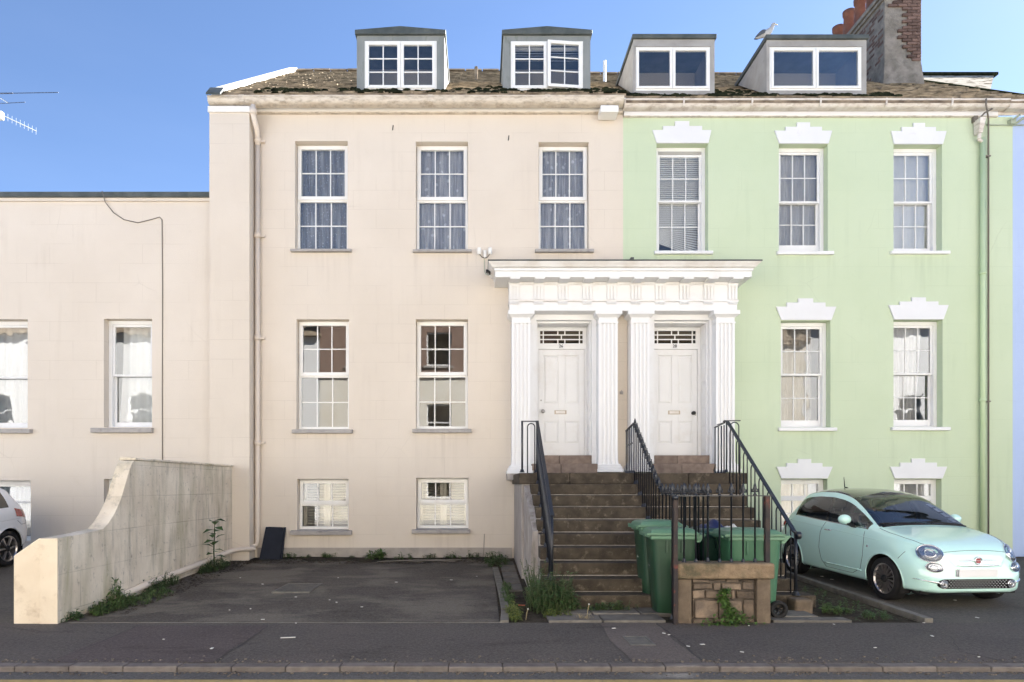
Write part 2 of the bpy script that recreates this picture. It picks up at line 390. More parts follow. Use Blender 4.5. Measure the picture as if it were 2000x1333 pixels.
M_brick = surf("old_brick", (.105,.066,.054), (.165,.105,.085), 6, .9, .5, 60, ((.30,.25,.21), 14, .58, .75, .5), rand=.28)
M_pot = surf("terracotta_pot", (.15,.062,.042), (.21,.095,.062), 4, .8, .3, 30, ((.09,.05,.035), 3, .5, .7, .7))
M_cop = surf("sandstone_coping", (.19,.135,.085), (.27,.20,.13), 9, .85, .7, 35, ((.075,.07,.042), 4.2, .46, .62, .85), bdist=.03)
M_rub = surf("rubble_stone", (.095,.075,.060), (.20,.15,.108), 8, .85, .8, 35, ((.085,.07,.06), 5, .5, .7, .7), rand=.5, bdist=.02)
M_pier = surf("pier_stone", (.115,.088,.064), (.19,.145,.102), 6, .85, .6, 40, ((.09,.07,.055), 4, .46, .70, .7), rand=.08, bdist=.015)
M_mortar = surf("dark_mortar", (.06,.05,.042), (.11,.09,.075), 10, .95, .6, 40)
M_dark = plain("dark_gap", (.008,.008,.009), .9)
M_leaf = surf("weed_leaf", (.045,.095,.022), (.095,.16,.042), 14, .55, 0, 1, ((.12,.17,.04), 6, .55, .75, .7))
M_leafd = surf("dark_weed_leaf", (.032,.075,.022), (.065,.12,.036), 14, .5, 0, 1, ((.075,.12,.035), 6, .55, .75, .6))
M_leafy = surf("yellow_green_leaf", (.09,.13,.025), (.18,.19,.04), 14, .6, 0, 1)
M_dry = plain("dry_stem", (.30,.24,.13), .8)
M_stem = plain("plant_stem", (.05,.07,.025), .7)
M_litter = plain("pale_litter", (.62,.60,.55), .7)
M_orange = plain("orange_scrap", (.62,.14,.06), .6)
M_board = surf("navy_board", (.006,.009,.018), (.010,.014,.026), 5, .6, .1, 40)
M_cable = plain("dark_cable", (.17,.15,.125), .7)
M_cablel = plain("pale_cable", (.36,.40,.30), .7)
M_alu = plain("aluminium", (.72,.73,.75), .3, 1)
M_rod = plain("dark_aerial_rod", (.05,.07,.12), .5)
M_steel = plain("brushed_steel", (.42,.40,.38), .35, 1)
M_brass = plain("aged_metal_plate", (.36,.31,.25), .4, .7)
M_black = plain("black_paint", (.01,.01,.01), .5)
M_curt = cloth("white_curtain", (.80,.80,.79), (.86,.86,.85))
M_curtg = cloth("grey_curtain", (.46,.45,.44), (.58,.57,.56))
M_curtd = cloth("taupe_curtain", (.24,.22,.20), (.32,.295,.265))
M_lace = cloth("lace_curtain", (.52,.53,.57), (.70,.71,.75), .50, 1, 19)
M_lace2 = cloth("floral_net", (.60,.60,.65), (.84,.84,.88), .66, 1, 6)
M_net = cloth("plain_net", (.62,.60,.58), (.74,.72,.70), .72)
M_bluec = cloth("blue_grey_curtain", (.25,.29,.37), (.33,.37,.45))
M_blind = plain("blind_slat", (.84,.83,.80), .5)
M_shut = plain("shutter_cream", (.50,.45,.37), .55)
M_glass = glass("window_glass", (.97,.98,.98), wave=.012, gain=2.0)
M_glassw = glass("old_wavy_glass", (.97,.98,.98), wave=.08, gain=1.7, wscale=3.5)
M_glassd = glass("fanlight_glass", (.55,.56,.54), gain=1.3)
M_slit = plain("fine_line", (.05,.045,.04), .9)
# ------------------------------------------------------------------ ground, road, pavement
def gz(x, y):
    t = max(0.0, min(1.0, (y + 5.58) / 5.58))
    e = min(1.0, max(0.0, (-x - 4.9) / .6))
    return t * (.13 + .12 * e) + .012 * t * sin(x * 1.7 + 1) * cos(y * 1.3) 
g = MB().box(-300, 300, -300, 300, -1.0, -.16)
struct(part("ground", g, M_road))
struct(part("road", MB().box(-60, 60, -12.5, -7.42, -.15, -.045), M_road))
struct(part("pavement", MB().box(-60, 60, -7.302, -5.58, -.15, 0), M_pave))
struct(part("far_pavement", MB().box(-60, 60, -15.5, -12.504, -.15, .05), M_far))
for nm, x0, x1, y0, y1, m in (("pavement_patch", 1.35, 2.0, -7.29, -5.62, M_patch), ("pavement_patch", -3.9, -2.42, -7.29, -5.75, M_patchr)):
    def fp(u, v): return (x0 + (x1-x0)*u + .06*sin(v*7+x0)*(1 if 0 < u < 1 else .4), y0 + (y1-y0)*v, .004)
    struct(part(nm, MB().grid(4, 6, fp), m))
for yy in (-7.715, -7.95):
    struct(part("yellow_line", MB().box(-60, 60, yy-.045, yy+.045, -.044, -.041), M_yline))
kerb = part("kerb", MB().box(-60, 60, -7.425, -7.31, -.15, -.03), M_mortar); struct(kerb)
kx = -12.0
kme = new_mesh("kerb_stone", MB().box(-.2365, .2365, -.066, .066, -.09, .004), M_kerb)
for i in range(56):
    w = .478
    put("kerb_stone", kme, kerb, (kx + w*i, -7.366 + rnd.uniform(-.003,.003), rnd.uniform(-.004,.003)), (rnd.uniform(-.012,.012), 0, rnd.uniform(-.006,.006)), bevel=.012)
def zone(name, x0, x1, y0, y1, m, nx, ny, dz=0):
    o = part(name, MB().grid(nx, ny, lambda u, v: (x0+(x1-x0)*u, y0+(y1-y0)*v, gz(x0+(x1-x0)*u, y0+(y1-y0)*v) + dz)), m, smooth=True)
    return struct(o)
zone("driveway", -4.95, .215, -5.58, 0.3, M_drive, 40, 40)
zone("driveway", -40, -5.05, -5.58, 0.3, M_driveg, 60, 30)
zone("driveway", 5.26, 40, -5.58, 0.3, M_driveg, 60, 30)
zone("flower_bed", .215, 1.2, -5.58, 0.3, M_soil, 12, 40, -.01)
zone("flower_bed", 3.3, 5.26, -5.58, 0.3, M_soil, 20, 40, -.02)
zone("yard_ground", 1.2, 3.3, -5.58, 0.3, M_soil, 10, 20, -.02)
# dark oily stains soaked into the drive
def blob(name, cx, cy, rx, ry, m, seed):
    r_ = random.Random(seed); ph = [r_.uniform(0, 6.28) for _ in range(4)]
    n = 40; vs = [(cx, cy, gz(cx, cy) + .004)]; fs = []
    for i in range(n):
        a = 2*pi*i/n; k = 1 + .18*sin(2*a+ph[0]) + .13*sin(3*a+ph[1]) + .09*sin(5*a+ph[2]) + .07*sin(9*a+ph[3])
        x, y = cx + rx*k*cos(a), cy + ry*k*sin(a); vs.append((x, y, gz(x, y) + .004)); fs.append((0, 1+i, 1+(i+1) % n))
    o = part(name, MB().add(vs, fs), m); struct(o); return o
# concrete edging beside the drives and slabs before the stairs
edge = root("concrete_edging", "low concrete edging strip curving between driveway and weedy bed left of the stairs", "edging", (.27, -3, 0))
ym = [-5.58, -5.02, -4.1, -3.15, -2.2, -1.5]
for i in range(len(ym)-1):
    a, b = ym[i]+.008, ym[i+1]-.008; h = .05 if i else .03
    xa, xb = [.22, .25, .25, .235, .215, .20][i], [.22, .25, .25, .235, .215, .20][i+1]
    za, zb = gz(0, a), gz(0, b)
    part("edging_block", MB().hexa([(xa,a,za-.1),(xa+.1,a,za-.1),(xb+.1,b,zb-.1),(xb,b,zb-.1)], [(xa,a,za+h),(xa+.1,a,za+h),(xb+.1,b,zb+h),(xb,b,zb+h)]), M_edge, edge, bevel=.008)
edge2 = root("concrete_edging", "long low concrete edging between the right hand bed and the mint car's driveway", "edging", (5.2, -3, 0))
for i in range(6):
    a, b = -5.58 + i*.9 + .006, -5.58 + (i+1)*.9 - .006; za, zb = gz(5, a), gz(5, b); h = .055 + rnd.uniform(-.006, .006)
    part("edging_block", MB().hexa([(5.16,a,za-.1),(5.26,a,za-.1),(5.26,b,zb-.1),(5.16,b,zb-.1)], [(5.16,a,za+h),(5.26,a,za+h),(5.26,b,zb+h),(5.16,b,zb+h)]), M_edge, edge2, bevel=.008)
slabs = struct(part("paving", MB().box(.62, 4.3, -5.575, -4.83, -.12, -.03), M_mortar))
def slab(x0, x1, y0, y1, h=.0):
    z = max(gz(0, y0), 0) + .025 + h
    part("paving_slab", MB().box(x0+.008, x1-.008, y0+.008, y1-.008, -.05, z), M_slab, slabs, bevel=.008)
for x0, x1, y0, y1 in ((.78,1.42,-5.57,-5.22),(1.42,2.16,-5.57,-5.2),(.95,1.36,-5.21,-4.8),(1.36,1.95,-5.19,-4.8),(1.95,2.75,-5.19,-4.8),(2.75,3.5,-5.35,-4.8),
                       (3.40,4.33,-5.57,-5.36),(3.52,4.05,-5.35,-4.95)):
    slab(x0, x1, y0, y1)
pth = struct(part("path", MB().box(.36, .60, -4.0, -.4, -.1, .03), M_mortar))
for i in range(5):
    a = -3.6 + i*.62; part("paving_slab", MB().box(.36, .615, a+.01, a+.60, -.05, gz(0, a)+.02), M_slab, pth, bevel=.006)
# manhole covers
mc = root("manhole_cover", "slotted metal manhole cover set in the cream house driveway", "manhole cover", (-2.75, -3.35, .05))
zc = gz(-2.75, -3.35) + .006
def rim(x0, x1, y0, y1, w, z0, z1): return MB().box(x0,x0+w,y0,y1,z0,z1).box(x1-w,x1,y0,y1,z0,z1).box(x0+w,x1-w,y0,y0+w,z0,z1).box(x0+w,x1-w,y1-w,y1,z0,z1)
MC = surf("cast_cover", (.10,.095,.085), (.16,.15,.13), 10, .6, .4, 60, ((.22,.20,.17), 8, .5, .7, .4))
part("cover_frame", rim(-3.02,-2.48,-3.76,-2.94,.03,zc-.04,zc+.008), MC, mc)
b_ = MB().box(-2.988,-2.512,-3.728,-2.972,zc-.03,zc-.004)
part("lid", b_, MC, mc)
b_ = MB()
for i in range(13): b_.box(-2.98+i*.0365, -2.98+i*.0365+.022, -3.70, -3.0, zc-.004, zc+.004)
for q in (part("rib_bars", b_, MC, mc),): q['kind'] = 'stuff'
mc2 = root("manhole_cover", "small square dark cover in the brown pavement strip before the stairs", "manhole cover", (1.61, -6.47, .004))
part("cover_frame", rim(1.49,1.74,-6.67,-6.28,.02,-.02,.010), MC, mc2); part("lid", MB().box(1.512,1.718,-6.648,-6.302,-.02,.007), MC, mc2)

# ------------------------------------------------------------------ walls with openings
def wall_front(mb, x0, x1, z0, z1, y, holes, depth, top=None):
    xs = sorted({x0, x1} | {h[0] for h in holes} | {h[1] for h in holes}); zs = sorted({z0, z1} | {h[2] for h in holes} | {h[3] for h in holes})
    for i in range(len(xs)-1):
        for j in range(len(zs)-1):
            cx, cz = (xs[i]+xs[i+1])/2, (zs[j]+zs[j+1])/2
            if any(h[0] < cx < h[1] and h[2] < cz < h[3] for h in holes): continue
            a, b, c, d = xs[i], xs[i+1], zs[j], zs[j+1]
            mb.add([(a,y,c),(b,y,c),(b,y,d),(a,y,d)], [(0,1,2,3)])
            mb.add([(a,y+depth,c),(b,y+depth,c),(b,y+depth,d),(a,y+depth,d)], [(3,2,1,0)])
    for a, b, c, d in holes:
        q = y + depth
        mb.add([(a,y,c),(a,q,c),(a,q,d),(a,y,d)], [(0,1,2,3)]); mb.add([(b,y,c),(b,y,d),(b,q,d),(b,q,c)], [(0,1,2,3)])
        mb.add([(a,y,d),(a,q,d),(b,q,d),(b,y,d)], [(0,1,2,3)]); mb.add([(a,y,c),(b,y,c),(b,q,c),(a,q,c)], [(0,1,2,3)])
    return mb
def shell(mb, x0, x1, y0, y1, z0, z1):
    return mb.add([(x0,y0,z0),(x0,y1,z0),(x1,y1,z0),(x1,y0,z0),(x0,y0,z1),(x0,y1,z1),(x1,y1,z1),(x1,y0,z1)], [(0,1,5,4),(1,2,6,5),(2,3,7,6)])
def rooms(house, x0, x1, y0, y1, floors, splits):
    mb = MB().box(x0, x1, y1, y1+.1, floors[0], floors[-1])
    for z in floors: mb.box(x0, x1, y0+.02, y1-.002, z-.12, z+.02)
    for s in splits: mb.box(s-.05, s+.05, y0+.02, y1-.002, floors[0], floors[-1])
    return part("inner_wall", mb, M_room, house)

# ------------------------------------------------------------------ windows
PANES = {}
def pane(parent, cx, y, cz, w, h, m):
    k = (round(w, 3), round(h, 3), m.name)
    if k not in PANES: PANES[k] = new_mesh("pane", MB().box(-w/2, w/2, -.002, .002, -h/2, h/2), m)
    return put("pane", PANES[k], parent, (cx, y, cz))
def frame_mb(mb, x0, x1, z0, z1, l, r, b, t, y0, y1):
    mb.box(x0, x0+l, y0, y1, z0, z1).box(x1-r, x1, y0, y1, z0, z1)
    mb.box(x0+l, x1-r, y0+.001, y1-.001, z0, z0+b).box(x0+l, x1-r, y0+.001, y1-.001, z1-t, z1); return mb
def lights(parent, mb, x0, x1, z0, z1, nc, nr, y, bw, g):
    """glazing bars into mb, one pane object per light"""
    w, h = (x1-x0)/nc, (z1-z0)/nr
    for i in range(1, nc): mb.box(x0+i*w-bw/2, x0+i*w+bw/2, y-.013, y+.013, z0, z1)
    for j in range(1, nr):
        for i in range(nc):
            mb.box(x0+i*w+(bw/2 if i else 0), x0+(i+1)*w-(bw/2 if i < nc-1 else 0), y-.011, y+.011, z0+j*h-bw/2, z0+j*h+bw/2)
    return [(x0+(i+.5)*w, y, z0+(j+.5)*h, w, h, g) for i in range(nc) for j in range(nr)]
def sill(parent, x0, x1, z0, z1, y, m, out=.09):
    part("sill", MB().hexa([(x0,y-out,z0),(x1,y-out,z0),(x1,y+.12,z0),(x0,y+.12,z0)], [(x0,y-out,z1-.012),(x1,y-out,z1-.012),(x1,y+.12,z1+.012),(x0,y+.12,z1+.012)]), m, parent, bevel=.006)
def win_upvc(house, x0, x1, z0, z1, y, zt, rows, sl):
    yf = y + .17; mb = MB()
    frame_mb(mb, x0+.003, x1-.003, z0+.003, z1-.003, .052, .052, .062, .05, yf, yf+.07)
    mb.box(x0+.055, x1-.055, yf+.002, yf+.066, zt-.03, zt+.03)
    w = part("window", mb, M_upvc, house, bevel=.004, seg=1)
    s = MB(); a, b, c, d = x0+.018, x1-.018, zt+.004, z1-.022
    frame_mb(s, a, b, c, d, .072, .072, .072, .072, yf-.028, yf+.05)
    ps = lights(None, s, a+.072, b-.072, c+.072, d-.072, 3, rows, yf+.01, .021, M_glass)
    sh = part("sash", s, M_upvc, w, bevel=.003, seg=1)
    s = MB(); ps2 = lights(None, s, x0+.055, x1-.055, z0+.065, zt-.03, 3, rows, yf+.03, .021, M_glass)
    part("glazing_bars", s, M_upvc, w)
    for p in ps + ps2: pane(w, *p)
    sill(w, *sl, y, M_sill); return w
def win_sash(house, x0, x1, z0, z1, y, zt, nc, nr, sl, m=None, ms=None, g=None, low=.10, gap=0, out=.07):
    m = m or M_white; g = g or M_glassw; yf = y + .16; mb = MB()
    frame_mb(mb, x0+.002, x1-.002, z0+.002, z1-.002, .075, .075, .03, .075, yf, yf+.16)
    w = part("window", mb, m, house, bevel=.004, seg=1)
    a, b = x0+.06, x1-.06
    s = MB(); frame_mb(s, a+.016, b-.016, zt-.02, z1-.076-gap, .045, .045, .042, .045, yf+.025, yf+.065)
    ps = lights(None, s, a+.061, b-.061, zt+.022, z1-.121-gap, nc, nr, yf+.045, .019, g)
    part("upper_sash", s, m, w, bevel=.003, seg=1)
    s = MB(); frame_mb(s, a+.016, b-.016, z0+.033, zt+.022, .045, .045, low, .042, yf+.085, yf+.125)
    ps += lights(None, s, a+.061, b-.061, z0+.033+low, zt-.02, nc, nr, yf+.105, .019, g)
    part("lower_sash", s, m, w, bevel=.003, seg=1)
    for p in ps: pane(w, *p)
    if sl: sill(w, *sl, y, ms or M_white, out)
    return w
def sheet(name, label, x0, x1, z0, z1, y, m, amp=.025, folds=9, seed=0, cat="curtain", group=None, flare=0, cut=None):
    r_ = random.Random(seed); ph = [r_.uniform(0, 6.28) for _ in range(3)]; n = 54
    def f(u, v):
        z = z0 + (z1-z0)*v; x = x0 + (x1-x0)*u
        if flare: x += flare * (1-v)**2 * (u - .5)
        if cut: z = max(z, z0 + cut[0] + (cut[1]-cut[0])*u)
        k = .5 + .5*(1-v)
        return (x, y + amp*k*(sin(folds*2*pi*u+ph[0]) + .45*sin(folds*3.3*u+ph[1]+v*1.2)), z)
    o = part(name, MB().grid(n, 8, f), m, smooth=True, fix=False)
    return tag(o, label, cat, group)
def slats(name, label, x0, x1, z0, z1, y, pitch, tilt, m, cat, stiles=None, slope=0):
    o = root(name, label, cat, ((x0+x1)/2, y, z0)); mb = MB(); n = int((z1-z0)/pitch)
    for i in range(n):
        z = z1 - (i+.5)*pitch; d = pitch*.46
        sl_ = slope if i > n*.72 else 0; dz = sl_*(i-n*.72)/(n*.28)*.18 if sl_ else 0
        mb.hexa([(x0,y-d*cos(tilt),z-d*sin(tilt)+dz),(x1,y-d*cos(tilt),z-d*sin(tilt)-dz),(x1,y+d*cos(tilt),z+d*sin(tilt)-dz),(x0,y+d*cos(tilt),z+d*sin(tilt)+dz)],
                [(x0,y-d*cos(tilt),z-d*sin(tilt)+.003+dz),(x1,y-d*cos(tilt),z-d*sin(tilt)+.003-dz),(x1,y+d*cos(tilt),z+d*sin(tilt)+.003-dz),(x0,y+d*cos(tilt),z+d*sin(tilt)+.003+dz)])
    q = part("slat_stack", mb, m, o); q['kind'] = 'stuff'
    part("head_rail", MB().box(x0, x1, y-.025, y+.025, z1, z1+.04), m, o)
    for s in stiles or ():
        part("stile", MB().box(s-.03, s+.03, y-.03, y+.02, z0, z1), m, o)
    return o

M_frieze = surf("pale_frieze_paint", (.76,.73,.67), (.80,.77,.72), 2, .6, .1, 40, ((.50,.40,.30), 3, .55, .78, .4), stretch=(.7,1,3))
# ------------------------------------------------------------------ cream house
XB = 2.856
cream = root("terraced_house", "cream rendered three storey house with slate roof and two gabled grey dormers", "house", (-1.2, 0, .1))
H2 = [(mx(576), mx(679), mz(488), mz(276)), (mx(812), mx(914), mz(489), mz(277)), (mx(1052), mx(1150), mz(488), mz(278))]
H1 = [(mx(579), mx(681.5), mz(839), mz(624)), (mx(812), mx(914), mz(838), mz(624))]
H0 = [(mx(580), mx(681), mz(1036), mz(936)), (mx(813), mx(915), mz(1034), mz(934))]
DZ0, DZ1 = 1.84, 4.91
D1 = (1.10, 2.206, DZ0, DZ1); D2 = (3.452, 4.556, DZ0, DZ1)
mb = wall_front(MB(), -4.555, XB, -.1, 9.1, 0, H2+H1+H0+[D1], .30)
mb.box(-5.34, -4.555, -.33, .05, -.1, 9.03)
shell(mb, -5.34, XB-.01, .05, 9.9, -.1, 9.0)
mb.add([(-5.34,-.30,9.0),(-5.34,9.9,9.0),(-5.34,5.0,12.9)], [(0,1,2)])
part("wall", mb, M_cream, cream)
part("plinth", MB().box(-4.50, .615, -.035, -.002, -.05, .34), M_plinth, cream)
part("back_roof_slope", MB().add([(-5.3,5.05,13.04),(10.9,5.05,13.0),(10.9,10.4,9.2),(-5.3,10.4,9.2)], [(0,1,2,3)]), M_slate, cream)
rooms(cream, -5.2, XB-.05, .30, 3.6, [-.05, 2.1, 5.75, 9.05], [-2.5, -.05])
for h, s in zip(H2, ((569,687,488,494),(807,921,489,495),(1045,1159,488,495))):
    win_upvc(cream, *h, 0, h[2] + (h[3]-h[2])*.485, 2, (mx(s[0]), mx(s[1]), mz(s[3]), mz(s[2])))
for h, s in zip(H1, ((572,689,839,847),(806,921,838,846))):
    win_upvc(cream, *h, 0, h[2] + (h[3]-h[2])*.495, 2, (mx(s[0]), mx(s[1]), mz(s[3]), mz(s[2])))
for h, s in zip(H0, ((569,688,1036,1045),(805,918,1034,1042))):
    win_upvc(cream, *h, 0, h[2] + (h[3]-h[2])*.50, 1, (mx(s[0]), mx(s[1]), mz(s[3]), mz(s[2])))
sheet("curtain", "patterned lace curtain with plants before it in the top floor window nearest the drainpipe", H2[0][0], H2[0][1], H2[0][2]+.02, H2[0][3], .31, M_lace, .02, 11, 1)
sheet("curtain", "sheer floral net curtain in the middle top floor window of the cream house", H2[1][0], H2[1][1], H2[1][2]+.02, H2[1][3], .31, M_lace2, .03, 8, 2)
sheet("curtain", "sheer net curtain with white flower motifs in the top floor window above the portico", H2[2][0], H2[2][1], H2[2][2]+.02, H2[2][3], .31, M_lace2, .03, 9, 3)
for h, nm in zip(H0, ("cream plantation shutters behind the basement window nearest the leaning navy board", "cream plantation shutters behind the basement window nearest the stairs")):
    xm = (h[0]+h[1])/2
    slats("window_shutter", nm, h[0]+.06, h[1]-.06, h[2]+.05, h[3]-.05, .40, .056, .40, M_shut, "shutter", (h[0]+.07, xm-.035, xm+.035, h[1]-.07))

# ------------------------------------------------------------------ green house
green = root("terraced_house", "pale green rendered house with white stepped lintels and grey dormers, mint car in front", "house", (7, 0, .1))
XG = mx(1978)
G2 = [(mx(1282), mx(1383), mz(491), mz(281)), (mx(1521), mx(1617), mz(491.5), mz(282)), (mx(1745), mx(1840), mz(491), mz(283))]
G1 = [(mx(1525), mx(1622), mz(835), mz(627)), (mx(1745), mx(1841), mz(834), mz(625))]
G0 = [(mx(1525), mx(1616), mz(1036), mz(936)), (mx(1746), mx(1839), mz(1036), mz(936))]
mb = wall_front(MB(), XB, XG, -.1, 9.02, 0, G2+G1+G0+[D2], .30)
shell(mb, XB+.01, XG, .3, 9.9, -.1, 9.0)
part("wall", mb, M_green, green)
rooms(green, XB+.05, XG-.05, .30, 3.6, [-.05, 2.1, 5.75, 9.05], [5.6, 7.6])
for h, s, gp, low in zip(G2, ((1277,1391,491,498),(1516,1626,491.5,499),(1738,1852,491,498)), (.06,0,0), (.07,.18,.11)):
    win_sash(green, *h, 0, h[2] + (h[3]-h[2])*(.50 if gp else .495), 3, 2, (mx(s[0]), mx(s[1]), mz(s[3]), mz(s[2])), gap=gp, low=low)
for h, s in zip(G1, ((1519,1632,835,842.5),(1739,1852.5,834,841.5))):
    win_sash(green, *h, 0, h[2] + (h[3]-h[2])*.508, 3, 2, (mx(s[0]), mx(s[1]), mz(s[3]), mz(s[2])), low=.13)
for h in G0:
    yf = .15; zt = h[2] + (h[3]-h[2])*.62
    mb = frame_mb(MB(), h[0]+.003, h[1]-.003, h[2]+.003, h[3]-.003, .05, .11, .06, .10, yf, yf+.08); mb.box(h[0]+.053, h[1]-.113, yf+.002, yf+.07, zt-.05, zt+.05)
    w = part("window", mb, M_white, green, bevel=.004, seg=1)
    s = MB(); ps = lights(None, s, h[0]+.053, h[1]-.113, zt+.05, h[3]-.10, 3, 1, yf+.035, .02, M_glass) + lights(None, s, h[0]+.053, h[1]-.113, h[2]+.063, zt-.05, 3, 2, yf+.035, .02, M_glass)
    part("glazing_bars", s, M_white, w)
    for p in ps: pane(w, *p)
def lintel(px0, px1, pb, c0, c1, pt, s0, s1, ps, k0, k1, pk):
    P = lambda x, z: (mx(x), mz(z))
    poly = [P(px0,pb), P(px1,pb), P(c1,pt), P(s1,pt), P(s1,ps), P(k1,ps), P(k1,pk), P(k0,pk), P(k0,ps), P(s0,ps), P(s0,pt), P(c0,pt)]
    part("lintel", MB().prism(poly, -.035, .001), M_lintel, green, bevel=.004, seg=1)
lintel(1282,1383,281, 1273.5,1388.5,256, 1294,1370.5,248, 1317.5,1345.5,238.5)
lintel(1521,1617,282, 1511.7,1624,257, 1533,1604,249.5, 1555,1581,241)
lintel(1745,1840,283, 1739,1847,258, 1759,1826,250, 1782,1805,242)
lintel(1525,1622.5,626, 1514.5,1632,600, 1535,1611,592, 1557.5,1587,584)
lintel(1745,1841,625, 1734,1851,597, 1755.5,1831,590, 1779,1806.5,582)
lintel(1525,1615,935, 1515.6,1625,912, 1535,1605,905, 1557,1583,897)
lintel(1746,1839,935, 1737,1848,912, 1756.5,1828,904, 1779,1805,896)
b = G2[0]
slats("window_blind", "white venetian blind hanging crooked in the green house's top window beside the cream wall", b[0]+.06, b[1]-.06, b[2]+.10, b[3]-.12, .335, .040, 1.12, M_blind, "blind", None, 1)
sheet("curtain", "grey pleated curtain in the middle top floor window of the green house", G2[1][0], G2[1][1], G2[1][2]+.02, G2[1][3], .335, M_curtg, .03, 8, 5)
sheet("curtain", "bright white curtain in the green house's top window nearest its downpipes", G2[2][0], G2[2][1], G2[2][2]+.02, G2[2][3], .335, M_curt, .012, 6, 6)
sheet("curtain", "taupe curtain drawn in the green house window beside the portico, one floor above the car", G1[0][0], G1[0][0]+.78, G1[0][2]+.02, G1[0][3], .335, M_curtd, .03, 5, 7)
sheet("curtain", "grey gathered curtain swept aside in the ground floor window above the mint car", G1[1][0], G1[1][1]-.22, G1[1][2]+.02, G1[1][3], .335, M_curtg, .035, 7, 8, flare=-.3)
sheet("curtain", "plain net curtain in the basement window by the railing's foot, partly behind the car", G0[0][0], G0[0][1], G0[0][2]+.02, G0[0][3], .335, M_net, .012, 7, 9)
sheet("curtain", "plain net curtain in the basement window mostly hidden behind the mint car's roof", G0[1][0], G0[1][1], G0[1][2]+.02, G0[1][3], .335, M_net, .012, 7, 10)

for px_, pz_ in ((767, 250), (993, 270)): part("render_hole", MB().hexa([(mx(px_)-.012,-.006,mz(pz_)-.05),(mx(px_)+.008,-.006,mz(pz_)-.05),(mx(px_)+.008,-.001,mz(pz_)-.05),(mx(px_)-.012,-.001,mz(pz_)-.05)], [(mx(px_)+.0,-.006,mz(pz_)+.05),(mx(px_)+.02,-.006,mz(pz_)+.05),(mx(px_)+.02,-.001,mz(pz_)+.05),(mx(px_)+.0,-.001,mz(pz_)+.05)]), M_slit, cream)
# ------------------------------------------------------------------ roofs, gutters, dormers
SL = .71; EY, EZ = -.45, 9.2; RY, RZ = 5.0, 13.07
def rz(y, dz=0): return EZ + dz + (y-EY)*SL
SN = Vector((0, -SL, 1)).normalized(); SD = Vector((0, 1, SL)).normalized()
DORM = []
def slates(house, x0, x1, dz, seed, m, nm="slates", EY=EY, EZ=EZ):
    r_ = random.Random(seed); mb = MB(); L = (Vector((0, RY, RZ+dz)) - Vector((0, EY, EZ+dz))).length; course = .2; wd = .28
    k = int(L/course)
    for j in range(k+1):
        x = x0 + (0 if j % 2 else -wd/2)
        while x < x1 - .02:
            a, b = max(x+.004, x0), min(x + wd - .004, x1); x += wd
            if b - a < .04: continue
            d0 = j*course + r_.uniform(-.018, .018); d1 = min(d0 + .30, L)
            c = Vector((0, EY, EZ+dz)); p0 = c + SD*d0; p1 = c + SD*d1
            cx = (a+b)/2; cy = (p0.y+p1.y)/2
            if any(q[0] < cx < q[1] and q[2]+.1 < cy < q[3] for q in DORM): continue
            if r_.random() < .012: continue
            t0, t1 = .022 + r_.uniform(0, .022), .006; sk = r_.uniform(-.012, .012)
            A = [p0+SN*.004, p0+SN*.004, p1, p1]; B = [p0+SN*t0, p0+SN*(t0+sk*.5), p1+SN*t1, p1+SN*t1]
            X = (a, b, b, a)
            mb.hexa([(X[i], A[i].y, A[i].z) for i in range(4)], [(X[i], B[i].y, B[i].z) for i in range(4)])
    o = part(nm, mb, m, house, at=((x0+x1)/2, EY, EZ)); o['kind'] = 'stuff'; return o
def roof(house, x0, x1, dz, seed, m, ey=EY):
    EY = ey; EZ = rz(ey)
    r = part("roof", MB().hexa([(x0,EY,EZ+dz-.10),(x1,EY,EZ+dz-.10),(x1,RY,RZ+dz-.10),(x0,RY,RZ+dz-.10)], [(x0,EY,EZ+dz),(x1,EY,EZ+dz),(x1,RY,RZ+dz),(x0,RY,RZ+dz)]), M_slate, house)
    slates(r, x0, x1, dz, seed, m, EY=EY, EZ=EZ)
    n = int((x1-x0)/.45); me = new_mesh("ridge_tile", MB().prism([(-.12,-.06),(-.10,-.075),(0,.015),(.10,-.075),(.12,-.06),(0,.045)], 0, .445, 'x'), M_slate)
    for i in range(n): put("ridge_tile", me, house, (x0 + i*(x1-x0)/n, RY, RZ+dz+.05+rnd.uniform(-.006,.012)))
    return r
DD = [(-2.526, -.748, 10.72, True), (.447, 2.214, 10.72, True), (3.087, 4.735, 10.645, False), (5.79, 7.817, 10.635, False)]
for d in DD: DORM.append((d[0]-.03, d[1]+.03, .05, (d[2]-EZ)/SL+EY))
roof(cream, -5.12, XB, 0, 11, M_slate_r, -.27)
roof(green, XB+.002, 10.86, -.09, 12, M_slate_r, -.26)
# left verge coping and right verge upstand
part("verge_coping", MB().hexa([(-5.34,-.25,9.30),(-5.115,-.25,9.30),(-5.115,RY,RZ+.02),(-5.34,RY,RZ+.02)], [(-5.34,-.25,9.44),(-5.115,-.25,9.44),(-5.115,RY,RZ+.13),(-5.34,RY,RZ+.13)]), M_dormw, cream, bevel=.01)
part("verge_slate", MB().hexa([(-5.36,EY,9.20),(-5.08,EY,9.20),(-5.08,-.25,9.40),(-5.36,-.25,9.40)], [(-5.36,EY,9.24),(-5.08,EY,9.24),(-5.08,-.25,9.46),(-5.36,-.25,9.46)]), M_lead, cream)
part("verge_upstand", MB().hexa([(10.865,EY,8.9),(11.1,EY,8.9),(11.1,RY,RZ-.35),(10.865,RY,RZ-.35)], [(10.865,EY,9.16),(11.1,EY,9.14),(11.1,RY,RZ-.04),(10.865,RY,RZ-.04)]), M_moss, green)
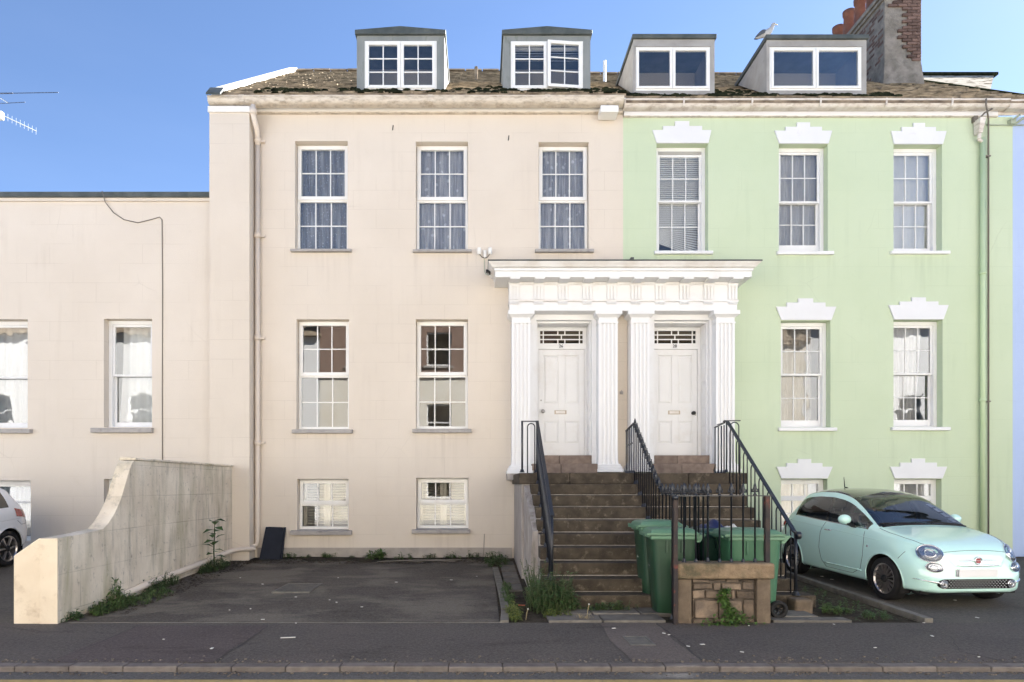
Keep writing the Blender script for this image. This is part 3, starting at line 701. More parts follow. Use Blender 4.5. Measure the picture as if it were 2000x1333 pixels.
def gutter(house, x0, x1, zt, m, dy=0, k=1.0):
    y = -.44 + dy; R = .095
    pr = [(y+.10, zt), (y-.10, zt), (y-.10, zt-.03), (y-.088, zt-.035)] + [(y - R*cos(a)*.93, zt-.06*k - .14*k*sin(a)) for a in [pi*.02+i*pi*.48/7 for i in range(8)]] + [(y+.10, zt-.20*k)]
    return part("gutter", MB().prism(pr, x0, x1, 'x'), m, house)
gutter(cream, -5.37, 2.80, 9.238, M_trim, .17, .68)
gutter(green, 2.83, 10.45, 9.235, M_gutterg, .27, .72)
gutter(green, 10.458, 13.0, 9.215, M_gutterg, .27, .72)
for x in (-3.9, -4.7, -1.0, 1.3): part("gutter_joint", MB().prism([(-.375,9.243),(-.382,9.20),(-.36,9.12),(-.28,9.09),(-.28,9.243)], x-.05, x+.05, 'x'), M_trim, cream)
for x in (4.0, 5.35, 6.7, 8.0, 9.3): part("gutter_bracket", MB().prism([(-.277,9.24),(-.285,9.20),(-.26,9.10),(-.13,9.08),(-.13,9.24)], x-.015, x+.015, 'x'), M_gutterg, green)
part("frieze_board", MB().box(-4.553, XB-.01, -.06, -.002, 9.085, 9.20), M_frieze, cream); part("soffit_board", MB().box(-5.36, XB-.01, -.30, -.002, 9.205, 9.225), M_upvc, cream)
part("cornice_band", MB().box(-5.36, -4.54, -.36, -.331, 8.915, 9.03), M_frieze, cream)
part("cornice_bead", MB().box(-4.553, XB-.01, -.075, -.002, 9.062, 9.083), M_trim, cream)
part("fascia_board", MB().box(XB+.01, 10.37, -.05, -.001, 9.015, 9.20), M_lintel, green)
part("cornice_bead", MB().box(XB+.01, 10.37, -.065, -.001, 8.995, 9.013), M_gutterg, green)
part("fascia_board", MB().box(10.38, 13, -.04, -.001, 9.04, 9.18), M_gutterg, green)
part("junction_box", MB().box(mx(1172,-.3), mx(1207,-.3), -.36, -.06, mz(222,-.3), mz(209,-.3)), M_upvc, cream, bevel=.01)
def dormer(house, x0, x1, zt, gable, wpx, seed):
    y0, yb = .10, (zt - EZ)/SL + EY; z0 = rz(y0) - .06; mbf = M_dorm if gable else M_dormg
    mb = MB()
    hx0, hx1, hz0, hz1 = mx(wpx[0], .1), mx(wpx[1], .1), mz(wpx[3], .1), mz(wpx[2], .1)
    wall_front(mb, x0, x1, z0, zt, y0, [(hx0, hx1, hz0, hz1)], .10)
    d = part("dormer", mb, mbf, house)
    for xx, s in ((x0, 1), (x1, -1)):
        m = M_dormw if (gable and s == -1) else mbf  # right cheeks painted paler, as lit by the sun
        part("cheek", MB().add([(xx,y0,z0),(xx,yb,zt-.02),(xx,y0,zt-.02),(xx+s*.05,y0+.002,z0),(xx+s*.05,yb,zt-.02),(xx+s*.05,y0+.002,zt-.02)], [(0,1,2),(5,4,3),(0,3,4,1),(1,4,5,2),(2,5,3,0)]), m, d)
    if gable:
        xm = (x0+x1)/2
        part("dormer_roof", MB().prism([(x0-.03,zt),(x1+.03,zt),(x1+.03,zt+.085),(xm,zt+.16),(x0-.03,zt+.085)], y0-.06, yb+.25), M_lead, d, bevel=.008)
    else:
        part("dormer_roof", MB().box(x0-.03, x1+.03, y0-.05, yb+.25, zt, zt+.085), M_lead, d, bevel=.01)
        part("trim", MB().box(hx0-.02, hx1+.02, y0-.015, y0-.001, hz1, hz1+.05), mbf, d)
    # casements
    fr = frame_mb(MB(), hx0+.002, hx1-.002, hz0+.002, hz1-.002, .045, .045, .05, .045, y0+.005, y0+.08)
    xm = (hx0+hx1)/2; fr.box(xm-.03, xm+.03, y0+.007, y0+.078, hz0+.05, hz1-.045)
    w = part("window", fr, M_upvc, d)
    for k, (a, b) in enumerate(((hx0+.03, xm-.006), (xm+.006, hx1-.03))):
        s = MB(); brd = .06 if gable else .05
        frame_mb(s, a, b, hz0+.035, hz1-.03, brd, brd, brd, brd, y0-.02, y0+.05)
        ps = lights(None, s, a+brd, b-brd, hz0+.035+brd, hz1-.03-brd, 2 if gable else 1, 3 if gable else 1, y0+.01, .022, M_glass)
        sh = part("casement", s, M_upvc, d, bevel=.003, seg=1, at=(b, y0-.02, hz0+.035))
        pp = [pane(d, *p) for p in ps]
        if gable and k == 1 and seed == 2:       # one casement stands ajar
            for q in [sh] + pp:
                base = Vector((b, y0-.02, hz0)); M = Matrix.Translation(base) @ Matrix.Rotation(radians(6), 4, 'Z') @ Matrix.Translation(-base)
                wp = M @ W[q]; q.location = wp - W[d]; q.rotation_euler = (0, 0, radians(6))
    part("back_panel", MB().box(x0+.06, x1-.06, y0+1.05, y0+1.1, z0+.75, zt-.02), M_room, d)
    return hx0, hx1, hz0, hz1
dw = []
dw.append(dormer(cream, *DD[0], (712,853,80,176.5), 1)); dw.append(dormer(cream, *DD[1], (997.5,1139,80.5,177), 2))
dw.append(dormer(green, *DD[2], (1240,1387,92,177.5), 3)); dw.append(dormer(green, *DD[3], (1503,1683,92,177), 4))
q = dw[1]
slats("window_blind", "half raised pale blind behind the dormer casement that stands ajar", q[0]+.05, q[1]-.05, q[3]-.36, q[3]-.08, .26, .05, .4, M_blind, "blind")
vent = part("roof_vent_pipe", MB().tube([(mx(1181,2.0)-.0, 2.0, rz(2.0)-.1), (mx(1181,2.0), 2.0, rz(2.0)+.50)], .038, 12), M_upvc, cream)
part("roof_vent_pipe", MB().tube([(mx(930,2.5), 2.5, rz(2.5)-.1), (mx(930,2.5), 2.5, rz(2.5)+.32)], .04, 10), M_slate, cream)

def moss_and_shade(house, x0, x1, seed, dens, y1, dz=0, y0=-.25):  # dark moss, massed near the dormers to stand in for their shade too
    r_ = random.Random(seed); mb = MB()
    for i in range(int((x1-x0)*dens)):
        x = r_.uniform(x0, x1); y = y0 + (y1-y0)*r_.random()**1.3; z = rz(y, dz)
        if sin(x*3.1+seed) + .8*sin(x*7.7+2*seed) + r_.uniform(-1, 1) < -.35: continue
        r = .018 + .085*r_.random()**2; n = 7; h = r*r_.uniform(.25, .5)
        mb.lathe([(r*1.1, -.02), (r, h*.35), (r*.65, h*.8), (.004, h)], (x, y, z), n)
    q = part("moss", mb, M_moss, house); q['kind'] = 'stuff'
moss_and_shade(cream, -4.6, 2.8, 1, 150, .30, 0, -.24); moss_and_shade(cream, -3.6, -.3, 2, 150, .55, 0, -.2); moss_and_shade(cream, .0, 2.85, 3, 180, .8, 0, -.2)
moss_and_shade(green, 2.87, 8.4, 4, 230, .40, -.09, -.2); moss_and_shade(green, 4.7, 6.1, 5, 150, .9, -.09, -.2); moss_and_shade(green, 2.87, 3.3, 6, 150, .8, -.09, -.2)
# chimney on the green house, bricks one by one where the render has fallen
ch = part("chimney", MB().box(9.6, 10.45, 2.4, 6.6, 10.9, 13.4), M_chimr, green, at=(10, 4.5, 10.9), bevel=.02)
part("chimney_flaunching", MB().hexa([(9.53,2.34,11.0),(10.53,2.34,11.0),(10.53,2.46,11.2),(9.53,2.46,11.2)], [(9.6,2.39,11.75),(10.45,2.39,11.75),(10.45,2.45,11.75),(9.6,2.45,11.75)]), M_chimr, ch)
for i, e in enumerate((.05, .09, .05)): part("chimney_course", MB().box(9.6-e, 10.45+e, 2.4-e, 6.6+e, 13.16+i*.085, 13.235+i*.085), M_chimr, ch, bevel=.01)
bme = {}
for w in (.215, .10): bme[w] = new_mesh("brick", MB().box(-w/2, w/2, -.03, .02, -.0325, .0325), M_brick)
r_ = random.Random(4)
for j in range(20):
    z = 11.72 + j*.0755
    edge_ = 9.98 + .12*sin(j*.55+.6) + r_.uniform(-.08, .08) + (.13 if j < 1 else 0) - (.12 if j in (2,3,9,10) else 0)
    if z > 12.6: edge_ -= .10 + r_.uniform(0, .18)
    x = 10.45 - (.11 if j % 2 else .0); 
    if j % 2: put("brick", bme[.10], ch, (10.40, 2.388, z), bevel=.006, seg=1)
    while x - .215 > edge_:
        put("brick", bme[.215], ch, (x-.1075, 2.39 - r_.uniform(0, .008), z), (0, r_.uniform(-.01,.01), 0), bevel=.006, seg=1); x -= .2265
# coursed brick showing through the render on the long side
for j in range(24):
    z = 11.6 + j*.0755
    for k in range(7):
        y = 2.56 + k*.24 + (.11 if j % 2 else 0)
        if z < 10.95 + (y-2.4)*.71 + .15 or r_.random() < .45: continue
        put("brick", bme[.215], ch, (9.612 + r_.uniform(0, .01), y, z), (0, 0, pi/2), bevel=.006, seg=1)
pot = MB().lathe([(.17,0),(.17,.10),(.14,.13),(.125,.68),(.15,.70),(.155,.80),(.125,.80),(.11,.6)], n=18, cap=False)
pme = new_mesh("chimney_pot", pot, M_pot, True)
for i in range(7): put("chimney_pot", pme, ch, (9.82, 2.75 + i*.52, 13.39 + (.06 if i % 3 == 0 else 0)))
# ------------------------------------------------------------------ portico
por = root("portico", "white double portico with fluted square columns and triglyph frieze over two front doors", "portico", (2.8, -.2, 1.84))
def fluted(x0, x1, z0, z1, yf, yb, nf=4):
    """square column with shallow flutes cut into its street face and flaring foot"""
    w = x1 - x0; m = .03; fw = (w - 2*m) / nf; prof = [(x0, yf)]
    for i in range(nf):
        a = x0 + m + i*fw; g = fw*.22
        prof += [(a+g, yf), (a+g+.004, yf+.030), (a+fw-g-.004, yf+.030), (a+fw-g, yf)]
    prof += [(x1, yf), (x1, yb), (x0, yb)]
    mb = MB(); n = len(prof); cx = (x0+x1)/2
    lev = [(z0, 1.10), (z0+.03, 1.055), (z0+.08, 1.02), (z0+.25, 1.0), (z1, 1.0)]
    for z, s in lev: mb.v += [(cx+(x-cx)*s, yf+(y-yf)*1.0-max(0,s-1)*.12, z) for x, y in prof]
    for k in range(len(lev)-1):
        for i in range(n): mb.f.append((k*n+i, k*n+(i+1) % n, (k+1)*n+(i+1) % n, (k+1)*n+i))
    mb.f.append(tuple(range(n-1, -1, -1))); mb.f.append(tuple((len(lev)-1)*n+i for i in range(n)))
    return mb
CF = -.36
for k, (x0, x1, zb) in enumerate(((.60,.963,1.825),(2.30,2.672,1.855),(2.935,3.30,1.855),(4.603,4.967,1.855))):
    c = part("column", fluted(x0, x1, zb+.155, 4.80, CF, -.002), M_flute, por)
    for a, b, o in ((0,.065,.10),(.066,.115,.075),(.116,.155,.05)):
        part("base", MB().box(x0-o, x1+o, CF-o*.9, -.004, zb+a, zb+b), M_white, c, bevel=.008)
    part("necking", MB().box(x0-.012, x1+.012, CF-.012, -.004, 4.775, 4.80), M_white, c)
    part("capital", MB().box(x0+.002, x1-.002, CF+.002, -.004, 4.80, 4.885), M_white, c)
    part("capital", MB().hexa([(x0-.005,CF-.005,4.885),(x1+.005,CF-.005,4.885),(x1+.005,-.004,4.885),(x0-.005,-.004,4.885)], [(x0-.06,CF-.065,4.93),(x1+.06,CF-.065,4.93),(x1+.06,-.004,4.93),(x0-.06,-.004,4.93)]), M_white, c)
    part("abacus", MB().box(x0-.075, x1+.075, CF-.085, -.004, 4.93, 5.012), M_white, c, bevel=.006)
EX0, EX1 = .535, 5.03
part("architrave", MB().box(EX0+.02, EX1-.02, CF-.01, -.002, 5.014, 5.185), M_white, por, bevel=.006)
part("taenia", MB().box(EX0, EX1, CF-.04, -.002, 5.187, 5.225), M_whited, por, bevel=.005)
part("frieze", MB().box(EX0+.01, EX1-.01, CF-.005, -.002, 5.227, 5.57), M_white, por)
part("frieze_cap", MB().box(EX0, EX1, CF-.03, -.002, 5.52, 5.572), M_whited, por)
tri = MB(); tw = .19
for i in range(3):
    a = -tw/2 + i*tw/3; tri.prism([(a+.012, 0), (a+tw/3-.012, 0), (a+tw/3-.012, .29), (a+.012, .29)], -.034, 0)
tri.box(-tw/2, tw/2, -.012, 0, 0, .29).box(-tw/2, tw/2, -.028, 0, .262, .292)
TM = new_mesh("triglyph", tri, M_white)
gut = MB().box(-tw/2, tw/2, -.03, 0, 0, .014)
for i in range(6): gut.hexa([(-tw/2+i*tw/6+.002,-.03,-.032),(-tw/2+(i+1)*tw/6-.002,-.03,-.032),(-tw/2+(i+1)*tw/6-.002,0,-.032),(-tw/2+i*tw/6+.002,0,-.032)], [(-tw/2+i*tw/6+.007,-.024,0),(-tw/2+(i+1)*tw/6-.007,-.024,0),(-tw/2+(i+1)*tw/6-.007,0,0),(-tw/2+i*tw/6+.007,0,0)])
GM = new_mesh("guttae", gut, M_white)
MM = new_mesh("mutule", MB().box(-.095, .095, -.30, 0, -.028, .0), M_white)
for i in range(10):
    x = .647 + i*.4745
    put("triglyph", TM, por, (x, CF-.006, 5.228)); put("guttae", GM, por, (x, CF-.012, 5.172)); put("mutule", MM, por, (x, CF-.02, 5.572))
for i in range(9):
    x = .647 + (i+.5)*.4745
    part("metope", MB().box(x-.128, x+.128, CF-.011, CF-.006, 5.245, 5.50), M_white, por, bevel=.004, seg=1)
part("corona", MB().box(EX0-.27, EX1+.14, CF-.32, -.002, 5.574, 5.69), M_white, por, bevel=.005)
part("corona_fillet", MB().box(EX0-.29, EX1+.16, CF-.345, -.002, 5.692, 5.74), M_white, por, bevel=.005)
def cym(x0, x1, y0, z): return [(x0, y0, z), (x1, y0, z), (x1, -.002, z), (x0, -.002, z)]
mb = MB(); lev = [(0, 5.742), (.03, 5.755), (.055, 5.785), (.09, 5.815), (.10, 5.835)]
for (o, z), (o2, z2) in zip(lev, lev[1:]): mb.hexa(cym(EX0-.30-o, EX1+.17+o, CF-.36-o, z), cym(EX0-.30-o2, EX1+.17+o2, CF-.36-o2, z2))
part("cyma", mb, M_whited, por)
part("lead_flashing", MB().hexa(cym(EX0-.41, EX1+.28, CF-.47, 5.836), cym(EX0-.41, EX1+.28, CF-.47, 5.862)), M_lead, por)
part("lead_flashing", MB().box(2.82, 2.88, CF-.48, -.002, 5.85, 5.90), M_lead, por)
part("render_strip", MB().box(2.678, 2.93, -.05, -.003, 1.84, 5.01), M_cream, por)
for h in (D1, D2):
    a, b = h[0], h[1]; xl, xr = (.965, 2.298) if h is D1 else (3.302, 4.601)
    part("architrave_jamb", MB().box(xl, a, -.12, -.003, 2.0, 5.01), M_white, por); part("architrave_jamb", MB().box(b, xr, -.12, -.003, 2.0, 5.01), M_white, por)
    part("architrave_jamb", MB().box(a+.001, b-.001, -.118, -.003, 4.90, 5.008), M_white, por)
    part("door_lining", MB().box(a+.0, a+.03, -.002, .34, 2.0, 4.90), M_white, por); part("door_lining", MB().box(b-.03, b, -.002, .34, 2.0, 4.90), M_white, por)
    part("door_lining", MB().box(a+.031, b-.031, -.001, .34, 4.86, 4.899), M_white, por)
    for (z0, z1) in ((2.32,2.72),(2.80,3.10),(3.18,3.62),(3.70,4.36),(4.45,4.80)):
        part("reveal_panel", MB().box(b-.042, b-.029, .07, .27, z0, z1), M_white, por, bevel=.006, seg=1)
# doors
def text(name, s, size, at, m, parent, ext=.002):
    c = bpy.data.curves.new(name, 'FONT'); c.body = s; c.size = size; c.extrude = ext; c.align_x = 'CENTER'; c.align_y = 'CENTER'; c.offset = size*.02
    c.materials.append(m); t_ = bpy.data.objects.new(name, c); me = bpy.data.meshes.new_from_object(t_); bpy.data.objects.remove(t_)
    me.materials.clear(); me.materials.append(m); o = bpy.data.objects.new(name, me); COL.objects.link(o); o.parent = parent; W[o] = Vector(at); o.location = Vector(at) - W[parent]; o.rotation_euler = (pi/2, 0, 0); return o
def front_door(house, x0, x1, a, b, num, knobl, knob_m):
    y = .34; zb, zt = 2.20, 4.40
    d = part("front_door", MB().box(x0, x1, y+.012, y+.06, zb, zt), M_white, house)
    sw = .10; xm = (x0+x1)/2; zl = 3.20; mb = MB()
    mb.box(x0, x0+sw, y-.01, y+.011, zb, zt).box(x1-sw, x1, y-.01, y+.011, zb, zt).box(xm-.065, xm+.065, y-.008, y+.011, zb+.26, zt-.12)
    mb.box(x0+sw, x1-sw, y-.009, y+.011, zb, zb+.26).box(x0+sw, x1-sw, y-.009, y+.011, zt-.12, zt)
    for q in ((x0+sw, xm-.065), (xm+.065, x1-sw)): mb.box(q[0], q[1], y-.009, y+.011, 2.92, 3.28)
    part("rails", mb, M_white, d, bevel=.004, seg=1)
    for q in ((x0+sw, xm-.065), (xm+.065, x1-sw)):
        for z0, z1 in ((zb+.26, 2.92), (3.28, zt-.12)):
            part("panel", MB().hexa([(q[0]+.012,y+.011,z0+.012),(q[1]-.012,y+.011,z0+.012),(q[1]-.012,y+.011,z1-.012),(q[0]+.012,y+.011,z1-.012)][::1], [(q[0]+.05,y-.004,z0+.05),(q[1]-.05,y-.004,z0+.05),(q[1]-.05,y-.004,z1-.05),(q[0]+.05,y-.004,z1-.05)]), M_white, d)
    lb = (xm-.02, 3.105) if knobl else (xm-.02, 3.10)
    part("letter_box", MB().box(lb[0]-.125, lb[0]+.125, y-.016, y-.0095, lb[1]-.04, lb[1]+.04), M_brass, d, bevel=.004); part("letter_flap", MB().box(lb[0]-.095, lb[0]+.095, y-.022, y-.017, lb[1]-.025, lb[1]+.025), M_whited, d, bevel=.003)
    kx = x0+.085 if knobl else x1-.085; Mk = Matrix.Rotation(pi/2, 4, 'X')
    part("door_knob", MB().lathe([(.035,0),(.032,.012),(.013,.018),(.013,.035),(.034,.045),(.042,.062),(.034,.08),(.012,.088)], (kx, y-.01, 3.12 if knobl else 3.085), 14, Mk), knob_m, d, smooth=True)
    part("lock", MB().lathe([(.017,0),(.017,.008),(.006,.010)], ((x0+.05) if knobl else (x1-.035), y-.01, 3.35 if knobl else 3.05), 10, Mk), M_steel, d)
    # transom with fanlight
    f = part("fanlight", frame_mb(MB(), a+.035, b-.035, 4.405, 4.855, (x0-a-.035)+.03, (b-.035-x1)+.03, .12, .07, y-.02, y+.05), M_white, house)
    part("frame_post", MB().box(x1+.004, b-.031, y-.045, y+.05, 2.19, 4.40), M_white, house); part("frame_post", MB().box(a+.031, x0-.004, y-.045, y+.05, 2.19, 4.40), M_white, house)
    X0, X1, Z0, Z1 = x0+.03, x1-.03, 4.525, 4.785; g = .022; mb = MB(); rows = 3; hh = (Z1-Z0-2*g)/3; e = .055
    for i in range(2): mb.box(X0, X1, y-.006, y+.02, Z0+(i+1)*hh+i*g, Z0+(i+1)*(hh+g))
    ps = []
    for r in range(3):
        z0 = Z0 + r*(hh+g); xs = [X0+e, X1-e-g]
        wd = X1-X0-2*e-2*g
        xs += [X0+e+g+wd*.5-g/2] if r == 1 else [X0+e+g+wd*.40-g/2, X0+e+g+wd*.60-g/2]
        xs.sort()
        for x in xs: mb.box(x, x+g, y-.005, y+.019, z0, z0+hh)
        st = [X0] + [x+g for x in xs]; en = xs + [X1]
        ps += [((p+q)/2, y+.008, z0+hh/2, q-p, hh, M_glassd) for p, q in zip(st, en)]
    part("fanlight_bars", mb, M_white, f)
    for p in ps: pane(f, *p)
    pl = part("number_plate", MB().box(xm-.075, xm+.055, y-.027, y-.021, 4.41, 4.52), M_lintel, f)
    text("house_number", num, .085, (xm-.01, y-.0275, 4.465), M_black, f)
front_door(cream, 1.185, 2.124, D1[0], D1[1], "26", True, M_steel)
front_door(green, 3.545, 4.455, D2[0], D2[1], "28", False, M_black)

# ------------------------------------------------------------------ stairs
st = root("staircase", "dark worn stone stairs climbing from the pavement to the two white front doors", "staircase", (2.5, -3.6, .05))
SX0, SX1 = .80, 4.17
core = [(-.005, -.05), (-.005, 1.60), (-2.42, 1.60)]
for i in range(1, 10): core += [(-2.44-.26*(i-1)+.02, 1.80-.18*i-.02), (-2.44-.26*i+.03, 1.80-.18*i-.02)]
core += [(-2.44-.26*9+.03, -.05)]
part("side_wall", MB().prism(core, .84, 4.14, 'x'), M_side, st)
part("landing_wall", MB().box(.66, .838, -2.40, -.04, -.05, 1.62), M_side, st, bevel=.01)
part("landing_wall", MB().box(4.142, 4.34, -2.40, -.04, -.05, 1.62), M_side, st, bevel=.01)
part("landing_wall", MB().hexa([(.70,-3.5,-.05),(.838,-3.5,-.05),(.838,-2.402,-.05),(.70,-2.402,-.05)], [(.76,-3.5,.92),(.838,-3.5,.92),(.838,-2.402,1.60),(.70,-2.402,1.60)]), M_side, st)
xs = [.62, 1.45, 2.51, 3.4, 4.37]
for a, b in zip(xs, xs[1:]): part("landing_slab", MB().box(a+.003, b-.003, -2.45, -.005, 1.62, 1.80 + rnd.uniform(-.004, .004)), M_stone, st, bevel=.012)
part("landing_slab", MB().box(.55, 5.02, -.50, -.004, 1.805, 1.85), M_stonet, st, bevel=.006) if False else None
part("portico_plinth", MB().box(.5, 5.08, -.47, -.004, 1.70, 1.822), M_side, st)
for i in range(1, 10):
    y = -2.44 - .26*i; z = 1.80 - .18*i
    j = rnd.uniform(-.03, .03)
    cuts = [SX0 + rnd.uniform(-.02, .03), 2.51 + j if i % 2 else 3.1 + j, SX1 + (.14 if i == 9 else rnd.uniform(-.02, .02))]
    if i == 5: cuts = [SX0+.05, 2.46, SX1]
    for a, b in zip(cuts, cuts[1:]):
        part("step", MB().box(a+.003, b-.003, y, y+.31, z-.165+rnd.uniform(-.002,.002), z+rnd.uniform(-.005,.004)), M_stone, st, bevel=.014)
part("stone_block", MB().box(3.92, 4.15, -5.02, -4.80, -.05, .17), M_pier, st, bevel=.03)
for xa, xb, xc, xd in ((1.10,2.206,.99,2.27),(3.452,4.556,3.33,4.575)):
    m_ = (xa+xb)/2 - .1
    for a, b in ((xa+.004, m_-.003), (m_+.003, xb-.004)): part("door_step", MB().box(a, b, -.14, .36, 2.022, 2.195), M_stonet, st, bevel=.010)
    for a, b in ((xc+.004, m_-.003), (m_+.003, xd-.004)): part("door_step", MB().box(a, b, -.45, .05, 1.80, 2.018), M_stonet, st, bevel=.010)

# ------------------------------------------------------------------ railings
BAL = {}
def bar(parent, x, y, z0, z1, r=.011, spear=False, name="baluster", foot=True):
    h = round((z1-z0)*50)/50; k = (h, r, spear, foot)
    if k not in BAL:
        mb = MB()
        if spear:
            mb.lathe([(r,0),(r,h-.16),(r*2.2,h-.155),(r*2.2,h-.14),(r,h-.13),(r*1.2,h-.11),(r*2.3,h-.075),(r*1.5,h-.035),(r*.25,h)], n=6)
            mb.box(-.036,.036,-.007,.007,h-.115,h-.10).box(-.040,-.026,-.006,.006,h-.115,h-.075).box(.026,.040,-.006,.006,h-.115,h-.075)
        else: mb.lathe([(r,0),(r,h)], n=7)
        if foot: mb.lathe([(r*2.6,0),(r*2.6,.012),(r*1.7,.02),(r*1.9,.04),(r,.055)], n=8)
        BAL[k] = new_mesh("baluster", mb, M_iron, True)
    return put(name, BAL[k], parent, (x, y, z1-h))
def rail(parent, pts, w=.045, t=.016, name="handrail", m=None):
    mb = MB(); P = [Vector(p) for p in pts]
    for a, b in zip(P, P[1:]):
        d = (b-a).normalized(); s = d.cross(Vector((0,0,1)))
        s = s.normalized() if s.length > .01 else Vector((1,0,0)); u = s.cross(d).normalized()
        mb.hexa([a-s*w/2-u*t/2, a+s*w/2-u*t/2, b+s*w/2-u*t/2, b-s*w/2-u*t/2], [a-s*w/2+u*t/2, a+s*w/2+u*t/2, b+s*w/2+u*t/2, b-s*w/2+u*t/2])
    return part(name, mb, m or M_iron, parent)
def stepz(y):
    if y > -2.44: return 1.80
    i = math.ceil((-2.44 - y)/.26 - .001); return 1.80 - .18*min(i, 9) if i <= 9 else .05
def hoop(parent, x, y0, y1, z, ztop, along='y'):
    def P(t):
        a = pi*t; c = (y0+y1)/2; r = (y1-y0)/2; q = c - r*cos(a)
        return (x, q, ztop - r + r*sin(a)) if along == 'y' else (q, x, ztop - r + r*sin(a))
    mb = MB(); pts = [(x, y0, z) if along == 'y' else (y0, x, z)] + [P(i/8) for i in range(9)] + [(x, y1, z) if along == 'y' else (y1, x, z)]
    part("hoop_bar", mb.tube(pts, .010, 6), M_iron, parent, smooth=True)
RL = root("stair_railing", "black iron railing with hooped bars on the stairs' cream house side", "railing", (.92, -3.5, .4))
x = .92; top = lambda y: 2.655 + min(0, (y+2.40))*.632
rail(RL, [(x, -2.30, 2.655), (x, -2.40, 2.655), (x, -4.70, top(-4.70))], .05, .018)
rail(RL, [(.66, -2.36, 2.655), (.945, -2.36, 2.655)], .05, .016)
bar(RL, .675, -2.36, 1.80, 2.65, .017, name="post"); bar(RL, x, -2.38, 1.80, 2.65, .018, name="post"); bar(RL, x, -4.66, .36, top(-4.66), .020, name="post")
hoop(RL, -2.36, .765, .885, 1.80, 2.62, 'x')
for i in range(17):
    y = -2.50 - i*.13; bar(RL, x, y, stepz(y), top(y)-.006)
part("stay", MB().tube([(x-.14, -2.36, 2.56), (.66, -2.36, 2.65)], .014, 6), M_iron, RL) if False else None
RM = root("stair_railing", "black spear topped middle railing dividing the two stairs, running level down to the low wall", "railing", (2.52, -3.6, .4))
tm = lambda y: 2.54 + (-1.85-y)*.14 if y > -2.42 else max(2.62 + (y+2.42)*.70, 1.49)
xm_ = lambda y: 2.51 + max(0, min(1, (-3.8-y)/1.8))*.19
pts = [(xm_(y), y, tm(y)) for y in (-1.85, -2.42, -3.2, -4.03, -4.6, -5.1, -5.52)]
rail(RM, pts, .035, .014); rail(RM, [(2.51, -1.85, 2.27), (2.51, -2.35, 2.30)], .025, .012, "lower_rail")
for i in range(29):
    y = -1.86 - i*.128
    bar(RM, xm_(y), y, stepz(y) if y > -4.79 else .05, tm(y) + (.13 if y < -2.45 else .02), .0105, spear=y < -2.45)
RR = root("stair_railing", "black iron railing with scroll end on the stairs' green house side", "railing", (4.05, -3.6, .4))
x = 4.05; tr = lambda y: 2.66 + min(0, (y+2.40))*.715
rail(RR, [(x, -2.28, 2.66), (x, -2.40, 2.66), (x, -4.72, tr(-4.72)), (x, -4.78, tr(-4.72)-.015)], .05, .02)
part("scroll_end", MB().lathe([(0,-.03),(.045,-.03),(.05,-.02),(.05,.02),(.045,.03),(0,.03)], (x+.01, -4.80, tr(-4.72)-.045), 16, Matrix.Rotation(pi/2, 4, 'Y'), cap=False), M_iron, RR, smooth=True)
rail(RR, [(4.02, -2.36, 2.665), (4.28, -2.36, 2.665)], .05, .016); rail(RR, [(3.90, -2.36, 2.60), (4.03, -2.36, 2.64)], .03, .012, "stay")
hoop(RR, -2.36, 4.12, 4.26, 1.80, 2.64, 'x')
bar(RR, x, -2.38, 1.80, 2.65, .013, name="post"); bar(RR, x, -4.76, .18, tr(-4.72)-.02, .022, name="post")
for i in range(8):
    y = -2.52 - i*.28; hoop(RR, x, y-.14, y, stepz(y-.07), tr(y-.07)-.015)
for yy in (-1.85, -2.0, -2.15, -2.27): bar(RR, x+.0, yy, 1.80, 2.60)
rail(RR, [(x, -1.84, 2.60), (x, -2.29, 2.64)], .03, .014, "landing_rail")

# ------------------------------------------------------------------ low stone wall with iron fence
lw = root("low_stone_wall", "low rubble wall with sandstone coping and ivy, wheelie bins standing behind it", "wall", (2.8, -5.52, 0))
part("coping", MB().box(2.255, 3.385, -5.66, -5.37, .515, .70), M_cop, lw, bevel=.03, seg=3)
part("corner_pier", MB().box(2.275, 2.435, -5.615, -5.41, -.02, .512), M_pier, lw, bevel=.012); part("corner_pier", MB().box(3.19, 3.352, -5.615, -5.41, -.02, .512), M_pier, lw, bevel=.012)
part("mortar_core", MB().box(2.436, 3.189, -5.56, -5.42, -.02, .511), M_mortar, lw)
rows_ = [(.475,.508,[2.45,2.66,2.84,3.0,3.175]), (.385,.468,[2.455,2.69,2.79,3.03,3.175]), (.275,.378,[2.45,2.60,2.905,2.96,3.178]), (.055,.268,[2.45,2.475,2.76,3.04,3.178]), (-.01,.048,[2.45,2.70,2.96,3.178])]
for z0, z1, xs in rows_:
    for a, b in zip(xs, xs[1:]):
        q = [rnd.uniform(-.014, .014) for _ in range(6)]; yy = -5.605 + rnd.uniform(0, .022)
        part("rubble_stone", MB().hexa([(a+.009,yy,z0+.006+q[0]),(b-.009,yy,z0+.006+q[1]),(b-.009,-5.5,z0+.006),(a+.009,-5.5,z0+.006)], [(a+.010+q[2]*.5,yy+.004,z1-.006+q[3]),(b-.010+q[4]*.5,yy+.004,z1-.006+q[5]),(b-.01,-5.5,z1-.006),(a+.01,-5.5,z1-.006)]), M_rub, lw, bevel=.012)
fe = root("iron_fence", "black spear topped iron fence on the low stone wall, its right post rusty", "fence", (2.8, -5.5, .7))
part("post", MB().box(2.205, 2.255, -5.69, -5.64, -.02, 1.43), M_rust, fe, bevel=.006); part("post_cap", MB().lathe([(.012,0),(.03,.012),(.035,.03),(.025,.05),(.006,.058)], (2.23, -5.665, 1.43), 10), M_iron, fe, smooth=True)
part("post", MB().box(3.315, 3.372, -5.56, -5.50, .70, 1.47), M_rust, fe, bevel=.006)
